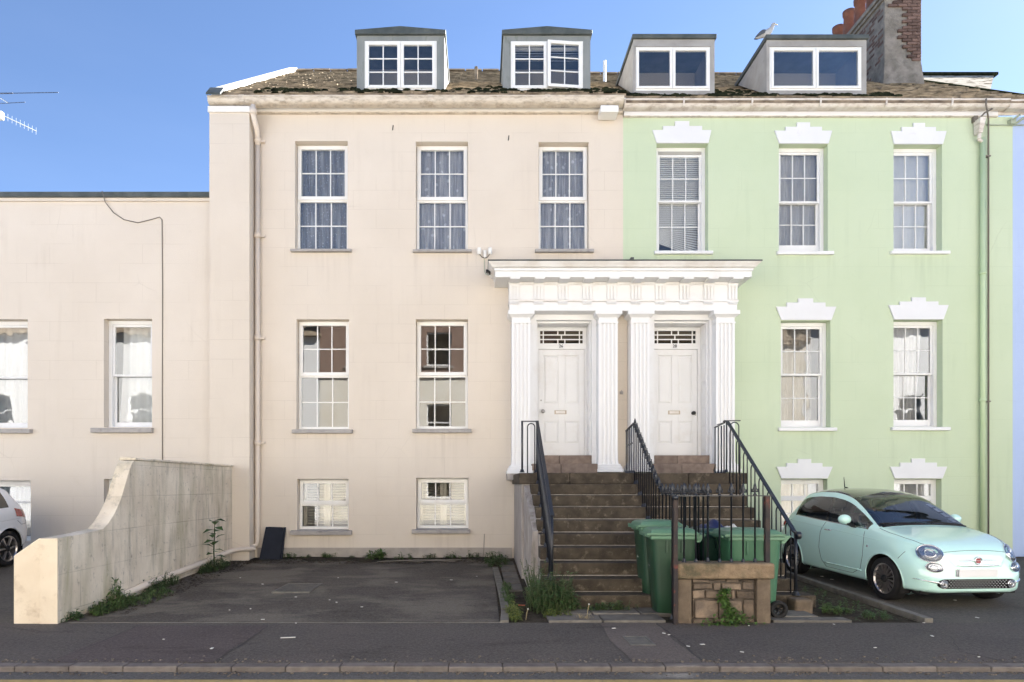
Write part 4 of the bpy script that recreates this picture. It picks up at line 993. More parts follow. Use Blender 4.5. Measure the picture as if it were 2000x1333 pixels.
rail(fe, [(2.22, -5.53, 1.475), (3.40, -5.53, 1.475)], .035, .013, "top_rail"); 
for i in range(7): bar(fe, 2.372 + i*.1385, -5.53, .695, 1.63 + rnd.uniform(-.006, .006), .011, spear=True)
bar(fe, 2.235, -5.53, .02, 1.63, .011, spear=True)

# ------------------------------------------------------------------ yard wall on the left
yw = root("yard_wall", "stained rendered wall sweeping down from full height to a low splayed end at the pavement", "wall", (-5.0, -3, 0))
prof = [(-5.63, .985), (-5.2, 1.0), (-4.73, 1.03), (-4.60, 1.10), (-4.475, 1.205), (-4.39, 1.30), (-4.31, 1.40), (-4.25, 1.50), (-4.2, 1.60), (-4.145, 1.70), (-4.09, 1.80), (-4.03, 1.89), (-3.97, 1.945), (-3.6, 1.95), (-.335, 1.955)]
mb = MB(); n = len(prof)
nz = 1
poly = [(-.335, -.05), (-5.63, -.05)] + prof
mb.prism([(p[0], p[1]) for p in poly], -5.095, -4.892, 'x')
body = part("wall_body", mb, M_yard, yw)
mb = MB()
mb.prism([(-5.405, -.05), (-5.097, -.05), (-5.097, .985), (-5.118, .985), (-5.405, .785)], -5.63, -5.10)
part("splayed_end", mb, M_yardf, yw, bevel=.012)
part("end_face", MB().prism([(-5.097, -.05), (-4.889, -.05), (-4.889, .982), (-5.097, .982)], -5.642, -5.631), M_yardf, yw)
part("coping", MB().hexa([(-5.115,-3.96,1.952),(-4.866,-3.96,1.952),(-4.866,-.334,1.957),(-5.115,-.334,1.957)], [(-5.095,-3.96,2.0),(-4.866,-3.96,1.985),(-4.866,-.334,1.992),(-5.095,-.334,2.005)]), M_yard, yw, bevel=.01)

# ------------------------------------------------------------------ wheelie bins
def wheelie(label, mb_body, mb_lid, group):
    r = root("wheelie_bin", label, "wheelie bin", (0, 0, 0), group)
    # local: lid lip towards -x, wheels and handle at +x
    b = MB(); lv = [(0, .0, -.20, .25, .20), (.02, 0, -.215, .26, .215), (.30, 0, -.24, .28, .235), (.86, 0, -.29, .315, .265), (.90, 0, -.30, .32, .27), (.93, 0, -.30, .32, .27)]
    n = 20
    def ring(z, xa, xb, hw):
        out = []
        for i in range(n):
            a = 2*pi*i/n; cx, hx = (xa+xb)/2, (xb-xa)/2; ca, sa = cos(a), sin(a)
            e = .32; out.append((cx + hx*(abs(ca)**e)*(1 if ca > 0 else -1), hw*(abs(sa)**e)*(1 if sa > 0 else -1), z))
        return out
    for z, _, xa, xb, hw in lv: b.v += ring(z, xa, xb, hw)
    for k in range(len(lv)-1):
        for i in range(n): b.f.append((k*n+i, k*n+(i+1) % n, (k+1)*n+(i+1) % n, (k+1)*n+i))
    b.f.append(tuple(range(n-1, -1, -1)))
    autosmooth(part("bin_body", b, mb_body, r), 40)
    c = MB().box(-.308, .322, -.276, .276, .895, .945); autosmooth(part("rim", c, mb_lid, r, bevel=.015), 40)
    for yy in (-.1, .1): part("rib", MB().box(yy-.012, yy+.012, -.284, -.255, .74, .89), mb_body, r, bevel=.004)
    l = MB(); 
    def lidp(u, v):
        x = -.355 + .685*u; y = -.28 + .56*v
        edge = min(u*7, (1-u)*9, v*8, (1-v)*8, 1); z = .96 + .055*edge**.6 + .012*sin(u*3) - (.03 if u < .06 else 0)
        if .30 < u < .62 and .2 < v < .8: z -= .012
        return (x, y, z)
    l.grid(24, 16, lidp); l.add([(-.355,-.28,.945),(.33,-.28,.945),(.33,.28,.945),(-.355,.28,.945)], [(0,3,2,1)])
    l.box(-.37, -.30, -.22, .22, .93, .962); part("lid", l, mb_lid, r, smooth=False); autosmooth(r.children[-1], 30) if False else None
    part("lid_skirt", rim(-.358,.332,-.282,.282,.010,.948,.972), mb_lid, r)
    part("handle", MB().tube([(.31,-.2,.93),(.39,-.2,.945),(.41,-.17,.948),(.41,.17,.948),(.39,.2,.945),(.31,.2,.93)], .017, 8), mb_lid, r, smooth=True)
    part("hinge_bracket", MB().hexa([(.30,-.24,.86),(.34,-.24,.86),(.34,-.16,.86),(.30,-.16,.86)], [(.30,-.24,.95),(.42,-.24,.955),(.42,-.16,.955),(.30,-.16,.95)]), mb_lid, r, bevel=.006)
    part("hinge_bracket", MB().hexa([(.30,.16,.86),(.34,.16,.86),(.34,.24,.86),(.30,.24,.86)], [(.30,.16,.95),(.42,.16,.955),(.42,.24,.955),(.30,.24,.95)]), mb_lid, r, bevel=.006)
    part("axle", MB().tube([(.245,-.30,.10),(.245,.30,.10)], .012, 8), M_steel, r)
    Mx = Matrix.Rotation(pi/2, 4, 'X')
    for s in (-1, 1):
        w = part("wheel", MB().lathe([(.06,-.03),(.092,-.03),(.102,-.02),(.102,.02),(.092,.03),(.06,.03),(.06,-.03)], (.245, s*.285, .102), 24, Mx, cap=False), M_rubber, r, smooth=True)
        h = MB().lathe([(0.0,-.02),(.022,-.034),(.022,.034),(0.0,.02)], (.245, s*.285, .102), 12, Mx, cap=False)
        for k in range(6):
            a = 2*pi*k/6; h.tube([(.245+.02*cos(a), s*.285, .102+.02*sin(a)), (.245+.062*cos(a), s*.285, .102+.062*sin(a))], .010, 5)
        part("hub", h, M_rubber, w)
    return r
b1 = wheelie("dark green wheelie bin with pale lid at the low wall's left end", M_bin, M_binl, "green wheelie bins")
def dup(o, loc, rz_, sc, label, remap=None):
    def cp(s, par):
        q = s.copy(); COL.objects.link(q)
        if par: q.parent = par; q.matrix_parent_inverse = s.matrix_parent_inverse.copy()
        for ch_ in s.children: cp(ch_, q)
        return q
    r = cp(o, None); r.location = loc; r.rotation_euler = (0, 0, rz_); r.scale = sc; r['label'] = label; return r
b1.location = (2.36, -4.99, .015); b1.rotation_euler = (0, 0, radians(-3)); b1.scale = (.92, .92, 1.03)
part('sticker', MB().box(-.262,-.258,.02,.10,.55,.575), M_litter, b1)
dup(b1, (2.20, -4.42, .12) if False else (2.33, -4.47, .06), radians(2), (.88, .9, 1.05), "green wheelie bin half hidden behind the bin nearest the stairs")
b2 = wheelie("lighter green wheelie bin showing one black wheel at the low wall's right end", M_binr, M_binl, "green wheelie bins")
b2.location = (3.28, -5.10, .01); b2.rotation_euler = (0, 0, radians(1)); b2.scale = (1.06, 1.0, 1.03)
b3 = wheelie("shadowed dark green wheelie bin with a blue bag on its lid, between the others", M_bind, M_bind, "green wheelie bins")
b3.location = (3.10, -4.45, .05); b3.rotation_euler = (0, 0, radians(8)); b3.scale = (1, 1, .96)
bg_ = MB().grid(14, 10, lambda u, v: (2.88+.36*u, -4.58+.26*v, 1.035 + .09*sin(pi*u)*sin(pi*v)*(1+.5*sin(9*u+3*v)) ))
tag(part("plastic_bag", bg_, plain("blue_bag", (.015,.02,.075), .45), smooth=True), "crumpled dark blue bag lying on the rear bin's lid", "bag")
bp = MB().grid(10, 6, lambda u, v: (3.20+.22*u, -4.62+.12*v, 1.03 + .05*sin(pi*u)*sin(pi*v)+.015*sin(14*u)))
tag(part("paper_packet", bp, M_litter, smooth=True), "pale crumpled packet beside the blue bag on the rear bin", "packet")
# ------------------------------------------------------------------ low cream building, blue house, building behind
low = root("low_house", "lower cream rendered building with flat dark roof edge and sash windows without glazing bars", "house", (-9, -.2, .2))
YL = -.2; lx = lambda p: mx(p, YL); lz = lambda p: mz(p, YL)
LW = [(lx(-42), lx(54), lz(836), lz(624)), (lx(203), lx(297), lz(835), lz(623))]
LB = [(lx(-42), lx(60), lz(1058), lz(939)), (lx(203), lx(297), lz(1052), lz(936))]
mb = wall_front(MB(), -14, -5.345, -.1, 7.28, YL, LW + LB, .30); shell(mb, -14, -5.35, YL+.30, 8, -.1, 7.28)
part("wall", mb, M_low, low)
part("roof_edge", MB().box(-14.1, -5.345, YL-.09, 8, 7.285, 7.385), M_lead, low, bevel=.01); part("roof_edge_trim", MB().box(-14.1, -5.346, YL-.04, YL-.002, 7.22, 7.283), M_low, low)
rooms(low, -13.8, -5.45, YL+.30, 3.4, [-.05, 2.1, 5.6, 7.2], [-8.2])
win_sash(low, *LW[0], YL, lz(735), 1, 1, (lx(-50), lx(64), lz(847), lz(838)), M_white, M_sill, out=.10, low=.09)
win_sash(low, *LW[1], YL, lz(731), 1, 1, (lx(182), lx(300), lz(846), lz(836)), M_white, M_sill, out=.10, low=.09)
win_sash(low, *LB[0], YL, lz(982), 1, 1, None, M_white, M_sill, low=.05); win_sash(low, *LB[1], YL, lz(985), 1, 1, None, M_white, M_sill)
sheet("curtain", "pale curtain in the low building's window at the photo's left edge", LW[0][0], LW[0][1], LW[0][2]+.1, LW[0][3], .24, M_net, .03, 6, 21)
sheet("curtain", "white curtain pulled back in the low building's window beside the wall cable", LW[1][0]+.12, LW[1][1], LW[1][2]+.05, LW[1][3], .30, M_curt, .03, 4, 22, flare=.2)
sheet("curtain", "blue grey curtain in the low building's basement window behind the white car", LB[0][0], LB[0][1], LB[0][2]+.05, LB[0][3], .22, M_bluec, .03, 9, 23)
cab = MB().tube([(lx(205), YL-.10, 7.39), (lx(209), YL-.06, lz(398)), (lx(222), YL-.012, lz(416)), (lx(243), YL-.012, lz(430)), (lx(270), YL-.012, lz(436)), (lx(295), YL-.012, lz(430)), (lx(312), YL-.012, lz(425)), (lx(317), YL-.012, lz(430)), (lx(318), YL-.012, lz(560)), (lx(317.5), YL-.012, lz(760)), (lx(318), YL-.012, .4)], .009, 6)
tag(part("wall_cable", cab, M_cable, smooth=True), "thin cable looping from roof edge and dropping straight down the low building's wall", "cable")

blue = root("terraced_house", "sliver of pale blue rendered house beyond the green one at the right edge", "house", (13, 0, .1))
part("wall", MB().box(XG+.004, 40, .004, 6.0, -.1, 9.02), M_blue, blue)  # run on unseen far past the view so its shadow covers the forecourt
part("plinth", MB().box(XG+.01, 40, -.03, .0, -.1, .16), M_mortar, blue)
part("roof", MB().hexa([(11.12,-.35,8.85),(40,-.35,8.85),(40,6,9.0),(11.12,6,9.0)], [(11.12,-.35,9.0),(40,-.35,9.0),(40,6,9.3),(11.12,6,9.3)]), M_lead, blue)
rear = root("rear_building", "building behind the chimney whose lichen spotted roof catches the sun", "house", (15.5, 10, 0))
LICH = surf("lichen_roof", (.42,.37,.29), (.55,.49,.40), 3, .8, .4, 30, ((.055,.036,.014), 2.4, .52, .60, .95), stretch=(1,1,2), spec=.02)
part("wall", MB().box(15.0, 16.6, 9.2, 14, 0, 14.44), M_low, rear)
part("roof", MB().hexa([(14.4,8.6,14.45),(16.86,8.6,14.45),(20.5,15.9,14.45),(14.4,15.9,14.45)], [(14.5,13.0,17.98),(20.5,13.0,17.98),(20.5,13.6,17.98),(14.5,13.6,17.98)]), LICH, rear)
part("ridge", MB().box(14.4, 20.6, 12.9, 13.2, 17.96, 18.06), M_moss, rear)

# houses across the street, seen only as reflections in the panes
def opposite(label, x0, x1, h, zs, m1, m2, seed):
    o = root("opposite_house", label, "house", ((x0+x1)/2, -15.6, 0)); Y = -15.6
    r_ = random.Random(seed); holes = []; n = max(1, int((x1-x0)/2.9)); w = (x1-x0)/n
    for i in range(n):
        c = x0 + (i+.5)*w
        for za, zb in ((1.0, 2.7), (4.2, 5.6) if zs < 5 else (3.6, 5.2)) + (((6.9, 8.4),) if h > 9 else ()): holes.append((c-.55, c+.55, za, zb))
    def flip(mb):
        mb.v = [(x, 2*Y - y, z) for x, y, z in mb.v]; return mb
    up = [q for q in holes if q[3] > zs]; lo = [q for q in holes if q[3] <= zs]
    part("lower_wall", flip(wall_front(MB(), x0, x1, -.1, zs, Y, lo, .25)), m1, o); part("upper_wall", flip(wall_front(MB(), x0, x1, zs, h, Y, up, .25)), m2, o)
    part("back_wall", MB().box(x0, x1, Y-6, Y-5.9, -.1, h), m1, o)
    for e in (x0, x1): part("side_wall", MB().box(e-.02, e+.02, Y-5.9, Y-.26, -.1, h), m1, o)
    part("roof", MB().hexa([(x0-.1,Y-6.2,h),(x1+.1,Y-6.2,h),(x1+.1,Y+.3,h),(x0-.1,Y+.3,h)], [(x0-.1,Y-3.4,h+1.7),(x1+.1,Y-3.4,h+1.7),(x1+.1,Y-2.9,h+1.7),(x0-.1,Y-2.9,h+1.7)]), M_slate, o)
    part("string_course", MB().box(x0+.01, x1-.01, Y+.002, Y+.09, zs-.02, zs+.12), M_sill, o)
    for i in range(1, n): part("downpipe", MB().tube([(x0+i*w+.3, Y+.06, 0), (x0+i*w+.3, Y+.06, h)], .05, 8), M_trim, o)
    for a, b, c, d in holes:
        f = MB(); frame_mb(f, a+.003, b-.003, c+.003, d-.003, .06, .06, .08, .06, Y-.16, Y-.08); f.box(a+.06, b-.06, Y-.155, Y-.085, (c+d)/2-.03, (c+d)/2+.03)
        w_ = part("window", f, M_white, o); part("sill", MB().box(a-.12, b+.12, Y-.1, Y+.09, c-.09, c-.003), M_sill, w_)
        for z0, z1 in ((c+.08, (c+d)/2-.03), ((c+d)/2+.03, d-.06)): pane(w_, (a+b)/2, Y-.12, (z0+z1)/2, b-a-.12, z1-z0, M_glass)
OPC = surf("sunlit_cream_render", (.76,.69,.57), (.85,.80,.70), 1.6, .85, .2, 40, ((.50,.44,.34), 2.2, .55, .75, .4)); OPW = surf("sunlit_white_render", (.83,.81,.78), (.84,.83,.81), 1, .85, .2, 40); OPB = surf("opposite_brick", (.20,.13,.10), (.30,.205,.16), 8, .9, .3, 30)
opposite("white rendered house over the street, mirrored in the low building's panes", -26, -7.2, 8.2, 3.4, OPW, OPW, 1)
opposite("cream and brick house over the street, mirrored in the cream house's panes", -7.18, 3.4, 9.3, 6.4, OPC, OPB, 2)
opposite("cream rendered house over the street, mirrored in the green house's panes", 3.42, 14.5, 8.0, 3.6, OPC, OPC, 3)
opposite("white house over the street, mirrored faintly in the car's windscreen", 14.52, 30, 8.6, 3.4, OPW, OPW, 4)

# ------------------------------------------------------------------ cars
def pchip(pts):
    X = [p[0] for p in pts]; Y = [p[1] for p in pts]; n = len(X); h = [X[i+1]-X[i] for i in range(n-1)]; d = [(Y[i+1]-Y[i])/h[i] for i in range(n-1)]; m = [0]*n
    m[0], m[-1] = d[0], d[-1]
    for i in range(1, n-1): m[i] = 0 if d[i-1]*d[i] <= 0 else 3*(h[i-1]+h[i])/((2*h[i]+h[i-1])/d[i-1] + (h[i]+2*h[i-1])/d[i])
    def f(x):
        if x <= X[0]: return Y[0]
        if x >= X[-1]: return Y[-1]
        i = max(k for k in range(n-1) if X[k] <= x); t = (x-X[i])/h[i]
        return (2*t**3-3*t*t+1)*Y[i] + (t**3-2*t*t+t)*h[i]*m[i] + (-2*t**3+3*t*t)*Y[i+1] + (t**3-t*t)*h[i]*m[i+1]
    return f
def crom(P, k):
    out = []
    for i in range(len(P)-1):
        a, b, c, d = P[max(i-1,0)], P[i], P[i+1], P[min(i+2,len(P)-1)]
        for j in range(k):
            t = j/k; out.append(tuple(.5*(2*b[q]+(c[q]-a[q])*t+(2*a[q]-5*b[q]+4*c[q]-d[q])*t*t+(3*b[q]-a[q]-3*c[q]+d[q])*t**3) for q in (0,1)))
    out.append(P[-1]); return out
def car(name, label, L, prm, paint, axles, R, glasszones, roofzone, sunroof_m, wheel_spokes):
    w, zb, zt, zbelt, wb, wr, zr = [pchip(prm[k]) for k in ("w","zb","zt","zbelt","wb","wr","zr")]
    NS = 150; ys = [L*(.5-.5*cos(pi*i/NS))*.35 + L*i/NS*.65 for i in range(NS+1)]
    # rows: lower body crom, glass band, roof
    secs = []; NG, NR, KB = 7, 10, 4
    for y in ys:
        W_, B_, T_, S_, wb_, wr_, zr_ = w(y), zb(y), zt(y), zbelt(y), wb(y), wr(y), zr(y)
        mid = B_ + (S_-B_)*.50
        low_ = crom([(W_*.80, B_), (W_*.955, B_+.035), (W_*.99, B_+.13), (W_, mid), (wb_+(W_-wb_)*.70, S_-.13*min(1,(S_-B_)/.4)), (wb_, S_)], KB)
        sec = [(0, B_)] + low_
        for i in range(1, NG+1):
            t = i/NG; bul = .022*sin(pi*t); sec.append((wb_+(wr_-wb_)*t + bul, S_+(zr_-S_)*t))
        for i in range(1, NR+1):
            a = (pi/2)*i/NR; sec.append((max(0, wr_*cos(a)**.85) if i < NR else 0.0, zr_+(T_-zr_)*sin(a)**1.0))
        secs.append(sec)
    nr = len(secs[0]); iB = 1 + 5*KB; iG = iB + NG
    V = []; idx = {}
    for s_ in (-1, 1):
        for i, y in enumerate(ys):
            for j, (x, z) in enumerate(secs[i]): idx[(s_, i, j)] = len(V); V.append(Vector((s_*x, y, z)))
    arch = [(a, R+.052) for a in axles]; zc = R
    def inarch(p): return next((a for a, r in arch if (p.y-a)**2 + (p.z-zc)**2 < r*r and abs(p.x) > .45), None)
    F = {"body": [], "side": [], "side2": [], "screen": [], "tail": [], "black": [], "roof": []}
    for s_ in (-1, 1):
        for i in range(NS):
            for j in range(nr-1):
                f = [idx[(s_,i,j)], idx[(s_,i+1,j)], idx[(s_,i+1,j+1)], idx[(s_,i,j+1)]]
                if s_ < 0: f = f[::-1]
                ym = (ys[i]+ys[i+1])/2
                if all(inarch(V[q]) is not None for q in f): continue
                z = "body"
                if iB <= j < iG:
                    t = j - iB; gap = zr(ym) - zbelt(ym)
                    for (ya, yb, kind) in glasszones["side"]:
                        if ya <= ym < yb and gap > .05 and t < NG-1: z = kind
                elif j >= iG:
                    t = j - iG
                    if glasszones["screen"][0] <= ym < glasszones["screen"][1] and t >= 1: z = "screen"
                    elif glasszones["tail"][0] <= ym < glasszones["tail"][1] and t >= 2: z = "tail"
                    elif roofzone and roofzone[0] <= ym < roofzone[1] and t >= 1: z = "roof"
                F["side2" if z == "side" and s_ > 0 else z].append(f)
    for p in V:                                     # clean round arches
        for a, r in arch:
            d = sqrt((p.y-a)**2 + (p.z-zc)**2)
            if abs(p.x) > .45 and 0 < d < r: p.y = a + (p.y-a)*r/d; p.z = max(zc + (p.z-zc)*r/d, .12)
    caps = [(idx[(1,i,j)], idx[(1,i,j+1)], idx[(-1,i,j+1)], idx[(-1,i,j)]) for i in (0, NS) for j in range(nr-1)]
    tree = BVHTree.FromPolygons(V, [f for k in F for f in F[k]] + caps)
    rt = root(name, label, "car"); W[rt] = Vector((0,0,0))
    def sub(nm, faces, m):
        used = {}; mb = MB()
        for f in faces:
            q = []
            for v in f:
                if v not in used: used[v] = len(mb.v); mb.v.append(tuple(V[v]))
                q.append(used[v])
            mb.f.append(tuple(q))
        o = part(nm, mb, m, rt, smooth=False, fix=False)
        bm = bmesh.new(); bm.from_mesh(o.data); bmesh.ops.remove_doubles(bm, verts=bm.verts, dist=.0004); bmesh.ops.recalc_face_normals(bm, faces=bm.faces); bm.to_mesh(o.data); bm.free()
        o.data.polygons.foreach_set("use_smooth", [True]*len(o.data.polygons)); return o
    F["body"] += caps; body = sub("body", F["body"], paint)
    # end caps
    sub("side_window", F["side"], M_carglass); sub("side_window", F["side2"], M_carglass); sub("windscreen", F["screen"], M_carglass); sub("rear_window", F["tail"], M_carglassd)
    if F["black"]: sub("window_pillar", F["black"], M_blackgloss)
    if F["roof"]: sub("roof_panel", F["roof"], sunroof_m)
    # wheel housings, underside
    part("floor_pan", MB().box(-w(L/2)*.80, w(L/2)*.80, .15, L-.15, .17, .27), M_rubber, rt)
    for a in axles:
        for s_ in (-1, 1):
            mb = MB(); n = 20; r = R+.05
            for xx in (.45, w(a)*.965):
                mb.v += [(s_*xx, a+r*cos(pi*k/n*1.3-.15*pi), zc+r*sin(pi*k/n*1.3-.15*pi)) for k in range(n+1)]
            mb.f = [(k, k+1, n+2+k, n+1+k) for k in range(n)]; part("wheel_housing", mb, M_rubber, rt)
            part("housing_back", MB().box(s_*.45-.01, s_*.45+.01, a-r, a+r, .18, zc+r), M_rubber, rt)
            # arch lip
            lip = MB(); pts = []
            for k in range(25):
                t = -.10*pi + 1.2*pi*k/24; yy, zz = a+(r+.004)*cos(t), zc+(r+.004)*sin(t)
                if zz < zb(yy)+.01: continue
                h = tree.ray_cast(Vector((s_*1.5, yy+(.012 if yy > a else -.012), zz+.012)), Vector((-s_, 0, 0)))
                if h[0]: pts.append((h[0].x, yy, zz))
            if len(pts) > 3: part("arch_lip", MB().tube(pts, .010, 6), paint, body, smooth=True)
            wx = s_*(w(a)-.115); My = Matrix.Rotation(pi/2, 4, 'Y')
            wh = part("wheel", MB().lathe([(R*.70,-.085),(R*.93,-.095),(R*.985,-.08),(R,-.05),(R,.05),(R*.985,.08),(R*.93,.095),(R*.70,.085),(R*.69,0)], (wx, a, R), 36, My, cap=False), M_rubber, rt, smooth=True)
            rm = MB().lathe([(R*.70,.075),(R*.72,.088),(R*.69,.090),(R*.655,.07),(R*.655,-.06)], (wx, a, R), 36, My if s_ > 0 else Matrix.Rotation(-pi/2, 4, 'Y'), cap=False)
            for k in range(wheel_spokes):
                an = 2*pi*k/wheel_spokes; dx = s_*.072; sp = .10 if wheel_spokes > 8 else .0
                def Q(rr, aa, o): return (wx+dx+s_*o, a+rr*cos(aa), R+rr*sin(aa))
                wd = 1.0/wheel_spokes
                rm.hexa([Q(R*.14,an-wd*1.3,-.02),Q(R*.14,an+wd*1.3,-.02),Q(R*.69,an+wd*.75+sp,-.02),Q(R*.69,an-wd*.75+sp,-.02)], [Q(R*.14,an-wd*.8,.005),Q(R*.14,an+wd*.8,.005),Q(R*.69,an+wd*.5+sp,.010),Q(R*.69,an-wd*.5+sp,.010)])
            part("rim", rm, M_alloy, wh)
            part("hub_cap", MB().lathe([(0,.03),(R*.10,.028),(R*.17,.018),(R*.19,-.01)], (wx+s_*.068, a, R), 16, My if s_ > 0 else Matrix.Rotation(-pi/2, 4, 'Y'), cap=False), M_rubber, wh, smooth=True)
            part("brake_disc", MB().lathe([(0,0),(R*.62,0),(R*.62,.01),(0,.01)], (wx+s_*.0, a, R), 24, My, cap=False), M_darksteel, wh)
    def proj(o, d):
        h = tree.ray_cast(Vector(o), Vector(d)); return (h[0], h[1]) if h[0] is not None else (None, None)
    def line(nm, pts, d, r=.004, m=None, off=0.0):
        P = []
        for p in pts:
            h, n_ = proj(p, d)
            if h is not None: P.append(h + (n_ if n_.dot(Vector(d)) < 0 else -n_)*off)
        if len(P) > 1: return part(nm, MB().tube(P, r, 5), m or M_seam, body, smooth=True)
    return rt, body, proj, line, (w, zb, zt, zbelt, wb, wr, zr)
def lerp_pts(P, n):
    out = []
    for a, b in zip(P, P[1:]):
        for k in range(n): out.append(tuple(a[i]+(b[i]-a[i])*k/n for i in range(len(a))))
    out.append(P[-1]); return out
M_mint = plain("mint_car_paint", (.58,.86,.785), .22, 0, .5, 1.0)
M_wcar = plain("white_car_paint", (.78,.79,.80), .25, 0, .5, 1.0)
M_carglass = glass("car_glass", (.70,.76,.78), gain=1.6); M_carglassd = glass("dark_car_glass", (.20,.22,.23), gain=1.3)
M_blackgloss = plain("gloss_black", (.008,.008,.009), .12, 0, .5, .6); M_sun = plain("glass_roof", (.025,.028,.022), .12, 0, .5, .6)
M_alloy = plain("alloy_rim", (.50,.47,.46), .28, .9); M_darksteel = plain("brake_steel", (.06,.055,.05), .5, .8); M_chrome = plain("chrome", (.80,.80,.81), .08, 1)
M_stud = plain("grille_stud", (.62,.64,.63), .5)
M_seam = plain("panel_gap", (.03,.055,.05), .8); M_seat = plain("seat_fabric", (.035,.035,.04), .8); M_dash = plain("dashboard_plastic", (.05,.055,.065), .6)
M_lens = glass("lamp_lens", (.92,.93,.95), gain=1.5); M_refl = plain("lamp_reflector", (.55,.57,.60), .2, .8); M_redl = plain("red_lamp", (.30,.012,.015), .15, 0, .5, .8); M_badge = plain("dark_red_badge", (.32,.02,.03), .25, 0, .5, .5); M_ivory = plain("ivory_trim", (.62,.62,.56), .5)

L = 3.55
prm = dict(
 w=[(0,.47),(.025,.56),(.07,.63),(.14,.69),(.28,.755),(.48,.80),(.72,.813),(1.2,.813),(2.4,.813),(2.95,.81),(3.2,.785),(3.4,.735),(3.5,.66),(3.55,.55)],
 zb=[(0,.235),(.05,.20),(.2,.185),(.5,.185),(1.0,.175),(2.5,.18),(3.0,.20),(3.4,.25),(3.55,.33)],
 zt=[(0,.585),(.012,.655),(.035,.715),(.075,.765),(.15,.815),(.28,.862),(.5,.915),(.75,.962),(.93,1.0),(1.08,1.085),(1.25,1.19),(1.42,1.285),(1.6,1.375),(1.72,1.418),(1.9,1.455),(2.15,1.482),(2.4,1.484),(2.7,1.462),(2.9,1.425),(3.03,1.375),(3.15,1.265),(3.28,1.12),(3.38,1.0),(3.46,.90),(3.52,.80),(3.55,.70)],
 zbelt=[(0,.54),(.012,.59),(.035,.635),(.075,.675),(.15,.72),(.28,.775),(.5,.835),(.75,.885),(.93,.915),(1.2,.935),(1.6,.95),(2.0,.965),(2.5,.99),(2.9,1.01),(3.15,.99),(3.38,.88),(3.52,.72),(3.55,.64)],
 wb=[(0,.30),(.025,.38),(.07,.455),(.14,.53),(.24,.615),(.38,.685),(.55,.73),(.75,.75),(1.0,.748),(1.5,.745),(2.2,.74),(2.8,.725),(3.1,.70),(3.4,.65),(3.5,.58),(3.55,.45)],
 wr=[(0,.26),(.07,.40),(.14,.47),(.24,.54),(.38,.60),(.55,.635),(.75,.65),(.93,.655),(1.08,.635),(1.25,.61),(1.42,.588),(1.6,.572),(1.9,.562),(2.4,.555),(2.8,.545),(3.0,.535),(3.15,.545),(3.28,.56),(3.4,.56),(3.5,.50),(3.55,.40)],
 zr=[(0,.57),(.012,.635),(.035,.685),(.075,.735),(.15,.78),(.28,.83),(.5,.885),(.75,.93),(.93,.96),(1.08,1.035),(1.25,1.135),(1.42,1.225),(1.6,1.312),(1.72,1.352),(1.9,1.388),(2.15,1.41),(2.4,1.408),(2.7,1.382),(2.9,1.345),(3.03,1.285),(3.15,1.17),(3.28,1.04),(3.38,.94),(3.46,.84),(3.52,.76),(3.55,.67)])
gz_ = dict(side=[(1.13,2.02,"side"),(2.02,2.09,"black"),(2.09,2.93,"side"),(1.06,1.13,"black"),(2.93,3.0,"black")], screen=(.945,1.665), tail=(3.05,3.37))
fiat, fbody, proj, line, fn = car("small_car", "mint green small hatchback with glass roof parked nose out before the green house", L, prm, M_mint, (.665, 2.965), .29, gz_, (1.665, 2.86), M_sun, 16)
FR = (0, 1, 0)
